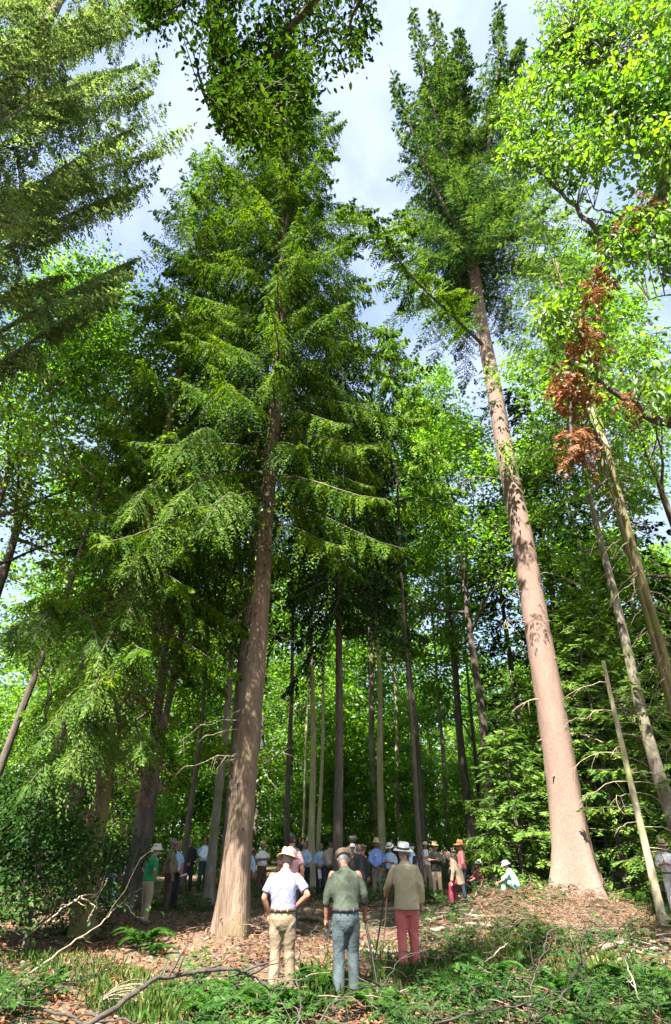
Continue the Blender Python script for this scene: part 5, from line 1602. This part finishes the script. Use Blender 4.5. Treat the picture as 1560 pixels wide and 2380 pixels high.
def flush():
    temps = []
    for i, (m_, vox, it, amp, post, name, mt, root) in enumerate(QUEUE):
        o = bpy.data.objects.new('tmp', m_.mesh('tmp', mt))
        COL.objects.link(o)
        md = o.modifiers.new('r', 'REMESH'); md.mode = 'VOXEL'; md.voxel_size = vox
        ms = o.modifiers.new('s', 'SMOOTH'); ms.factor = .5; ms.iterations = it
        temps.append(o)
    dg = bpy.context.evaluated_depsgraph_get()
    dg.update()
    g_ = np.random.default_rng(9)
    for o, (m_, vox, it, amp, post, name, mt, root) in zip(temps, QUEUE):
        ev = o.evaluated_get(dg)
        me = bpy.data.meshes.new_from_object(ev)
        nv = len(me.vertices)
        V = np.zeros(nv * 3, np.float32); me.vertices.foreach_get('co', V); V = V.reshape(-1, 3)
        if amp:
            Nv = np.zeros(nv * 3, np.float32); me.vertex_normals.foreach_get('vector', Nv); Nv = Nv.reshape(-1, 3)
            ph = g_.random(6) * 6.28
            q1 = V[:, 0] * 14 + 2.4 * np.sin(V[:, 2] * 5 + ph[1]) + V[:, 1] * 8 + ph[0]
            q2 = V[:, 2] * 15 + V[:, 0] * 8 * np.sign(V[:, 0]) + 1.8 * np.sin(V[:, 0] * 9 + V[:, 1] * 7 + ph[3]) + ph[2]
            wv = (1 - np.abs(np.sin(q1))) ** 2 * 1.1 * (.4 + .6 * np.sin(V[:, 2] * 7 + ph[4]) ** 2) + (1 - np.abs(np.sin(q2))) ** 2.5 * (.35 + .65 * np.sin(V[:, 0] * 6 + ph[5]) ** 2) - .35
            if name == 'trousers':
                wv = wv * (.5 + .9 * np.exp(-((V[:, 2] - .47) / .12) ** 2) + .9 * np.exp(-((V[:, 2] - .12) / .1) ** 2) + .5 * np.exp(-((V[:, 2] - .8) / .08) ** 2))
            V = V + Nv * (wv * amp * .55)[:, None]
        np_ = len(me.polygons)
        ls = np.zeros(np_, np.int32); lt_ = np.zeros(np_, np.int32)
        me.polygons.foreach_get('loop_start', ls); me.polygons.foreach_get('loop_total', lt_)
        li = np.zeros(len(me.loops), np.int32); me.loops.foreach_get('vertex_index', li)
        b = MB()
        quads = ls[lt_ == 4]
        b.v.append(V); b.n = nv
        b.f.append((li[quads[:, None] + np.arange(4)[None]].astype(np.int64), 0))
        tris = ls[lt_ == 3]
        if len(tris):
            b.f.append((li[tris[:, None] + np.arange(3)[None]].astype(np.int64), 0))
        if post is not None:
            for f_, m2 in post.f:
                b.f.append((f_ + b.n, m2))
            b.v += post.v
        b.obj(name, mt, root)
        bpy.data.meshes.remove(me)
    for o in temps:
        me = o.data
        bpy.data.objects.remove(o); bpy.data.meshes.remove(me)

def spot(x, ytop, d, extra=.05):
    """where a person stands whose head top shows at (x, ytop), d metres off, and how tall"""
    p = at(x, ytop, d)
    h = p[2] - float(gz(p[0], p[1])) - extra
    return np.array([p[0], p[1]]), float(np.clip(h / 1.75, .90, 1.10))

def staff(name, lab, cat, p0, p1, r0, m_, crook=False):
    p0, p1 = np.array(p0), np.array(p1)
    s_ = MB()
    pts = [p1 - p1, (p0 - p1) * .5 + [0.006, 0, 0], (p0 - p1)]
    if crook:
        d_ = unit(p0 - p1)
        pts += [(p0 - p1) + d_ * .05 + [0, .01, 0], (p0 - p1) + d_ * .06 + [0, .07, 0]]
    root = thing(name, lab, cat, tuple(p1))
    s_.tube(along(np.array(pts), np.linspace(0, 1, 12)), np.linspace(r0 * .8, r0, 12), 7)
    s_.obj('shaft', m_, root)
    f_ = MB(); f_.tube(np.array([[0, 0, -.005], (p0 - p1) * .035]), r0 * 1.15, 7)
    f_.obj('ferrule', BELT, root)
    return root

def sheet(lab, c, w, h, rx, ry, rz, group='papers held by the listeners'):
    b = MB()
    x = np.linspace(-.5, .5, 5)
    top = [(q * w, .012 * math.cos(q * 3), h / 2) for q in x] + [(q * w, .012 * math.cos(q * 3), -h / 2) for q in x]
    V = np.array(top); V2 = V + [0, .0015, 0]
    F = [[i, i + 1, i + 6, i + 5] for i in range(4)]
    b.add(np.concatenate([V, V2]), F + [[a_ + 10 for a_ in f[::-1]] for f in F])
    o = b.obj('paper_sheet', PAPER, smooth=False, loc=tuple(c))
    o.rotation_euler = (R(rx), R(ry), R(rz))
    return tag(o, lab, 'paper', group)

# ------------------------------------------------------------------ the three walkers
p, s = spot(664, 1963, 10.1)
p[0] = ground(652, 2298)[0] * 1.0
r1, h1, w1 = person('walker seen from behind in tan straw hat, blue striped shirt and beige trousers', p, -6, s, 'blue_stripe', 'khaki', ('fedora', 'tan', False), 'grey', ('pocket', 'hip'), 'stroll', 3, 5, -4, True, 1, True, 'short', True, stoop=14, fat=1.06)
p, s = spot(803, 1960, 9.7, .02)
r2, h2, w2 = person('walker in flat cap, dark green shirt and blue grey trousers, head bowed, seen from behind', p, 5, s, 'olive', 'jeans', ('flatcap', 'tweed', None), ('grey', 1.70, 1.555), ('down', 'stick'), 'stroll', 5, 22, 0, True, 1, True, 'three', BAND, stoop=20, fat=1.04)
q_ = h2[1][1]
staff('walking_stick', 'black walking stick in the hand of the walker with the flat cap', 'walking stick', q_ + [0, 0, .03], gp(884, 2318, .01), .017, STICKM)
q_ = h2[-1][1]
sheet('folded white paper hanging from the hand of the walker in the flat cap', q_ + [.03, .03, -.09], .10, .22, 12, 18, 70, None)
p, s = spot(938, 1952, 11.7)
r3, h3, w3 = person('walker in banded white straw hat, tan jacket and salmon red trousers, seen from behind', p, 2, s, 'tan_jacket', 'red', ('boater', 'white', True), 'grey', ('fwdstick', 'down'), 'stroll', 3, -14, 14, True, 0, False, 'long', False, jacket=True, hem=.80, stoop=6, fat=1.05)
staff('walking_stick', 'brown walking stick held before the man in the tan jacket, pointing to the grass', 'walking stick', h3[-1][1] + [0, 0, .05], gp(868, 2238, .01), .014, STICKM)
staff('walking_stick', 'pale pinkish stick beside the hip of the man in the tan jacket', 'walking stick', np.array(h3[-1][1]) + [.05, .25, .0], np.array(h3[-1][1]) + [-.05, .45, -.88], .010, STICKL)

# ------------------------------------------------------------------ the listeners
def per(label, x, y, d, rz, shirt, legs, **kw):
    p, s = spot(x, y, d, .05 if kw.get('hat') else .0)
    return person(label, p, rz, s, shirt, legs, **kw)

per('tall dark haired man in pink checked shirt, seen from behind over a tan hat', 678, 1937, 15.6, -12, 'check', 'navy', hair='dark', arms=('down', 'down'), sleeve='short', hyaw=-20, skin=0)
per('man in straw hat and white shirt standing with crossed arms', 612, 1953, 24, 205, 'white', 'brown', hat=('fedora', 'gold', True), arms=('crossed', 'crossed'), sleeve='short', belt=True, face=1, skin=2, belly=.05, hpitch=10)
_, hh, _w = per('woman with brown hair, light blue top and black trousers holding her hands low', 712, 1956, 24.5, 150, 'paleblue', 'black', hair=('brown', 1.752, 1.50), arms=('front', 'front'), sleeve='three', tuck=False, face=1, hpitch=0, skin=0)
sheet('narrow white paper hanging from the hands of the woman in light blue', hh[1][1] + [0, -.05, -.14], .11, .30, 5, 12, 0)
per('bearded man in dark grey looking over the shoulders of the group', 699, 1945, 30, 165, 'navy', 'black', hair='brown', face=1, skin=1)
per('man in light shirt glimpsed just behind the dark haired man in pink checks', 684, 1950, 27, 190, 'paleblue', 'navy', hair='brown', face=1, skin=1)
per('person in grey sun hat and beige top behind the woman in light blue', 718, 1942, 28.5, 170, 'beige', 'greytan', hat=('bucket', 'cloth', False), face=1, skin=1)
_, hh, _w = per('man in blue shirt with papers at his side, half hidden beside the cream shirt', 746, 1960, 25, 170, 'paleblue', 'navy', hair='grey', arms=('front', 'front'), sleeve='three', face=1, skin=2)
sheet('white folded paper at the side of the man in blue by the cream shirt', hh[1][1] + [0, -.05, -.16], .12, .30, 5, -10, 10)
per('man in black hat and cream striped shirt with hands behind him', 770, 1945, 23, 185, 'cream', 'black', hat=('fedora', 'black', False), arms=('behind', 'behind'), sleeve='long', face=1, skin=2, belly=.06, fat=1.05)
per('man in pale hat and white shirt rising behind the bowed flat cap', 817, 1942, 26.5, 185, 'white', 'navy', hat=('fedora', 'cloth', True), face=1, skin=1, fat=1.05)
per('man in tall white hat standing highest at the back of the group', 823, 1934, 30, 180, 'paleblue', 'navy', hat=('boater', 'mintw', False), face=1, skin=2)
per('person in close fitting pale blue headscarf between the hats', 819, 1964, 22.5, 195, 'brown', 'brown', hair=None, hat=('beanie', 'cloth', None), face=1, skin=0)
per('bald man in dark jacket seen from behind at the shoulder of the flat cap', 834, 1972, 18.5, 10, 'black', 'black', hair=('grey', 1.64, 1.57), skin=1, jacket=True, tuck=False)
per('man in mottled brown jacket turned sideways behind the bald man', 842, 1966, 20, -60, 'brown', 'brown', hair='brown', hat=('flatcap', 'tweed', None), skin=1, jacket=True, tuck=False)
per('man in tall golden straw hat and bright blue shirt with a white badge', 874, 1946, 22.5, 190, 'blue', 'greytan', hat=('wide', 'gold', False), arms=('pocket', 'front'), sleeve='long', face=1, skin=2, belly=.05, extras=(('badge', 1),), belt=BAND)
per('man in white straw boater and light blue shirt looking down at his notes', 905, 1956, 22.5, 155, 'paleblue', 'brown', hat=('boater', 'white', True), arms=('hold', 'hold'), sleeve='three', face=1, skin=1, hpitch=18)
per('dark haired man peering out behind the white straw boater', 910, 1951, 29, 175, 'black', 'black', hair='dark', face=1, skin=2)
per('bearded man in navy cap, blue shirt and black waistcoat beside the white banded hat', 957, 1966, 21, 60, 'paleblue', 'black', hat=('cap', 'navy', None), hair='white', arms=('down', 'down'), sleeve='long', extras=(('vest', 'black'),), skin=1, hyaw=25)
per('person in pale cap and white T-shirt with a backpack, arms folded', 988, 1961, 25, 182, 'white', 'beige', hat=('cap', 'cloth', None), hair='dark', arms=('crossed', 'front'), sleeve='short', tuck=False, face=1, skin=0, extras=(('pack',),))
per('person in straw hat and dark short sleeved jacket with arms folded', 1010, 1961, 22.5, 150, 'black', 'beige', hat=('fedora', 'gold', False), hair='dark', arms=('crossed', 'crossed'), sleeve='three', jacket=True, tuck=False, face=1, skin=1, hem=.84)
_, hh, _w = per('stooping bald man in long beige jacket and raspberry trousers, hands on a stick behind', 1064, 1992, 20.5, 72, 'beige', 'maroon', hair=('grey', 1.66, 1.56), arms=('down', 'behind'), stance='perch', lean=24, hpitch=10, sleeve='long', jacket=True, tuck=False, hem=.74, face=1, skin=0, extras=(('badge', -1),), seat=.13)
staff('walking_stick', 'light wooden seat stick behind the stooping bald man', 'walking stick', hh[1][1] + [.02, 0, .08], gp(1110, 2085, .01), .014, STICKL)
per('person in orange brown sun hat and coral pink shirt behind the stooping man', 1070, 1968, 21.8, 80, 'pink', 'navy', hat=('wide', 'orange', False), hair='brown', sleeve='three', skin=1, tuck=False)
per('person in small white hat and pink shirt sitting on the ground', 1114, 2012, 26, 100, 'pink', 'navy', hat=('bucket', 'mintw', False), hair='brown', arms=('reach', 'reach'), stance='sit', sleeve='long', tuck=False, skin=1, seat=.50)
per('person in pale sun hat and plaid shirt crouching among the ferns', 1197, 2036, 22.5, 70, 'plaid', 'mint', hat=('bucket', 'mintw', False), hair='grey', arms=('reach', 'reach'), stance='sit', lean=22, sleeve='short', tuck=False, skin=0, seat=.66)
per('man in straw hat, white shirt and white trousers behind the dead pole', 1536, 1948, 20.5, 150, 'white', 'whitetrs', hat=('fedora', 'tan', True), arms=('hold', 'hold'), sleeve='three', belt=True, face=1, skin=1, hpitch=12)
per('man in pale bucket hat and bright green polo shirt with hands on hips', 358, 1955, 17.2, -52, 'green', 'beige', hat=('bucket', 'cloth', False), hair='grey', arms=('hip', 'hip'), stance='wide', lean=8, sleeve='short', tuck=False, skin=0, fat=1.1, belly=.04)
per('balding man in tan shirt and brown trousers turned towards the speaker', 404, 1948, 20.5, -70, 'tan_shirt', 'brown', hair=('grey', 1.70, 1.57), arms=('behind', 'down'), sleeve='long', tuck=False, skin=1, fat=1.05, belly=.05)
_, hh, _w = per('man in light blue shirt half hidden behind the tan shirt, holding rolled paper', 416, 1955, 22, -120, 'paleblue', 'black', hair='grey', arms=('front', 'front'), sleeve='short', face=1, skin=1)
sheet('rolled white paper in the hand of the man behind the tan shirt', hh[1][1] + [.06, -.05, -.02], .24, .05, 0, -15, 0)
per('man dressed all in black in the shade beyond the tan shirt', 446, 1949, 28, 190, 'black', 'black', hair='dark', arms=('front', 'front'), face=1, skin=2)
_, hh, _w = per('man in light blue shirt and dark green trousers reading a big white sheet', 479, 1945, 28, 200, 'paleblue', 'greentrs', hair=('dark', 1.75, 1.58), arms=('hold', 'hold'), sleeve='short', face=1, skin=2, hyaw=-25)
sheet('big white sheet held to the chest of the man in dark green trousers', (hh[1][1] + hh[-1][1]) / 2 + [-.04, -.06, .06], .30, .40, -25, 28, 0)
per('man in grey blue shirt and black trousers bending by the mossy trunk', 306, 1966, 20.5, -75, 'paleblue', 'black', hair='grey', arms=('hip', 'hip'), lean=12, sleeve='three', skin=1, tuck=True)
per('person in dark clothes almost lost in the shade beside the mossy trunk', 276, 1963, 22, 160, 'black', 'navy', hair='dark', face=1, skin=2)
per('person in pale blue shirt almost hidden behind the weeping conifer trunk', 577, 1962, 22, 170, 'paleblue', 'navy', hair='grey', face=1, skin=1)
flush()
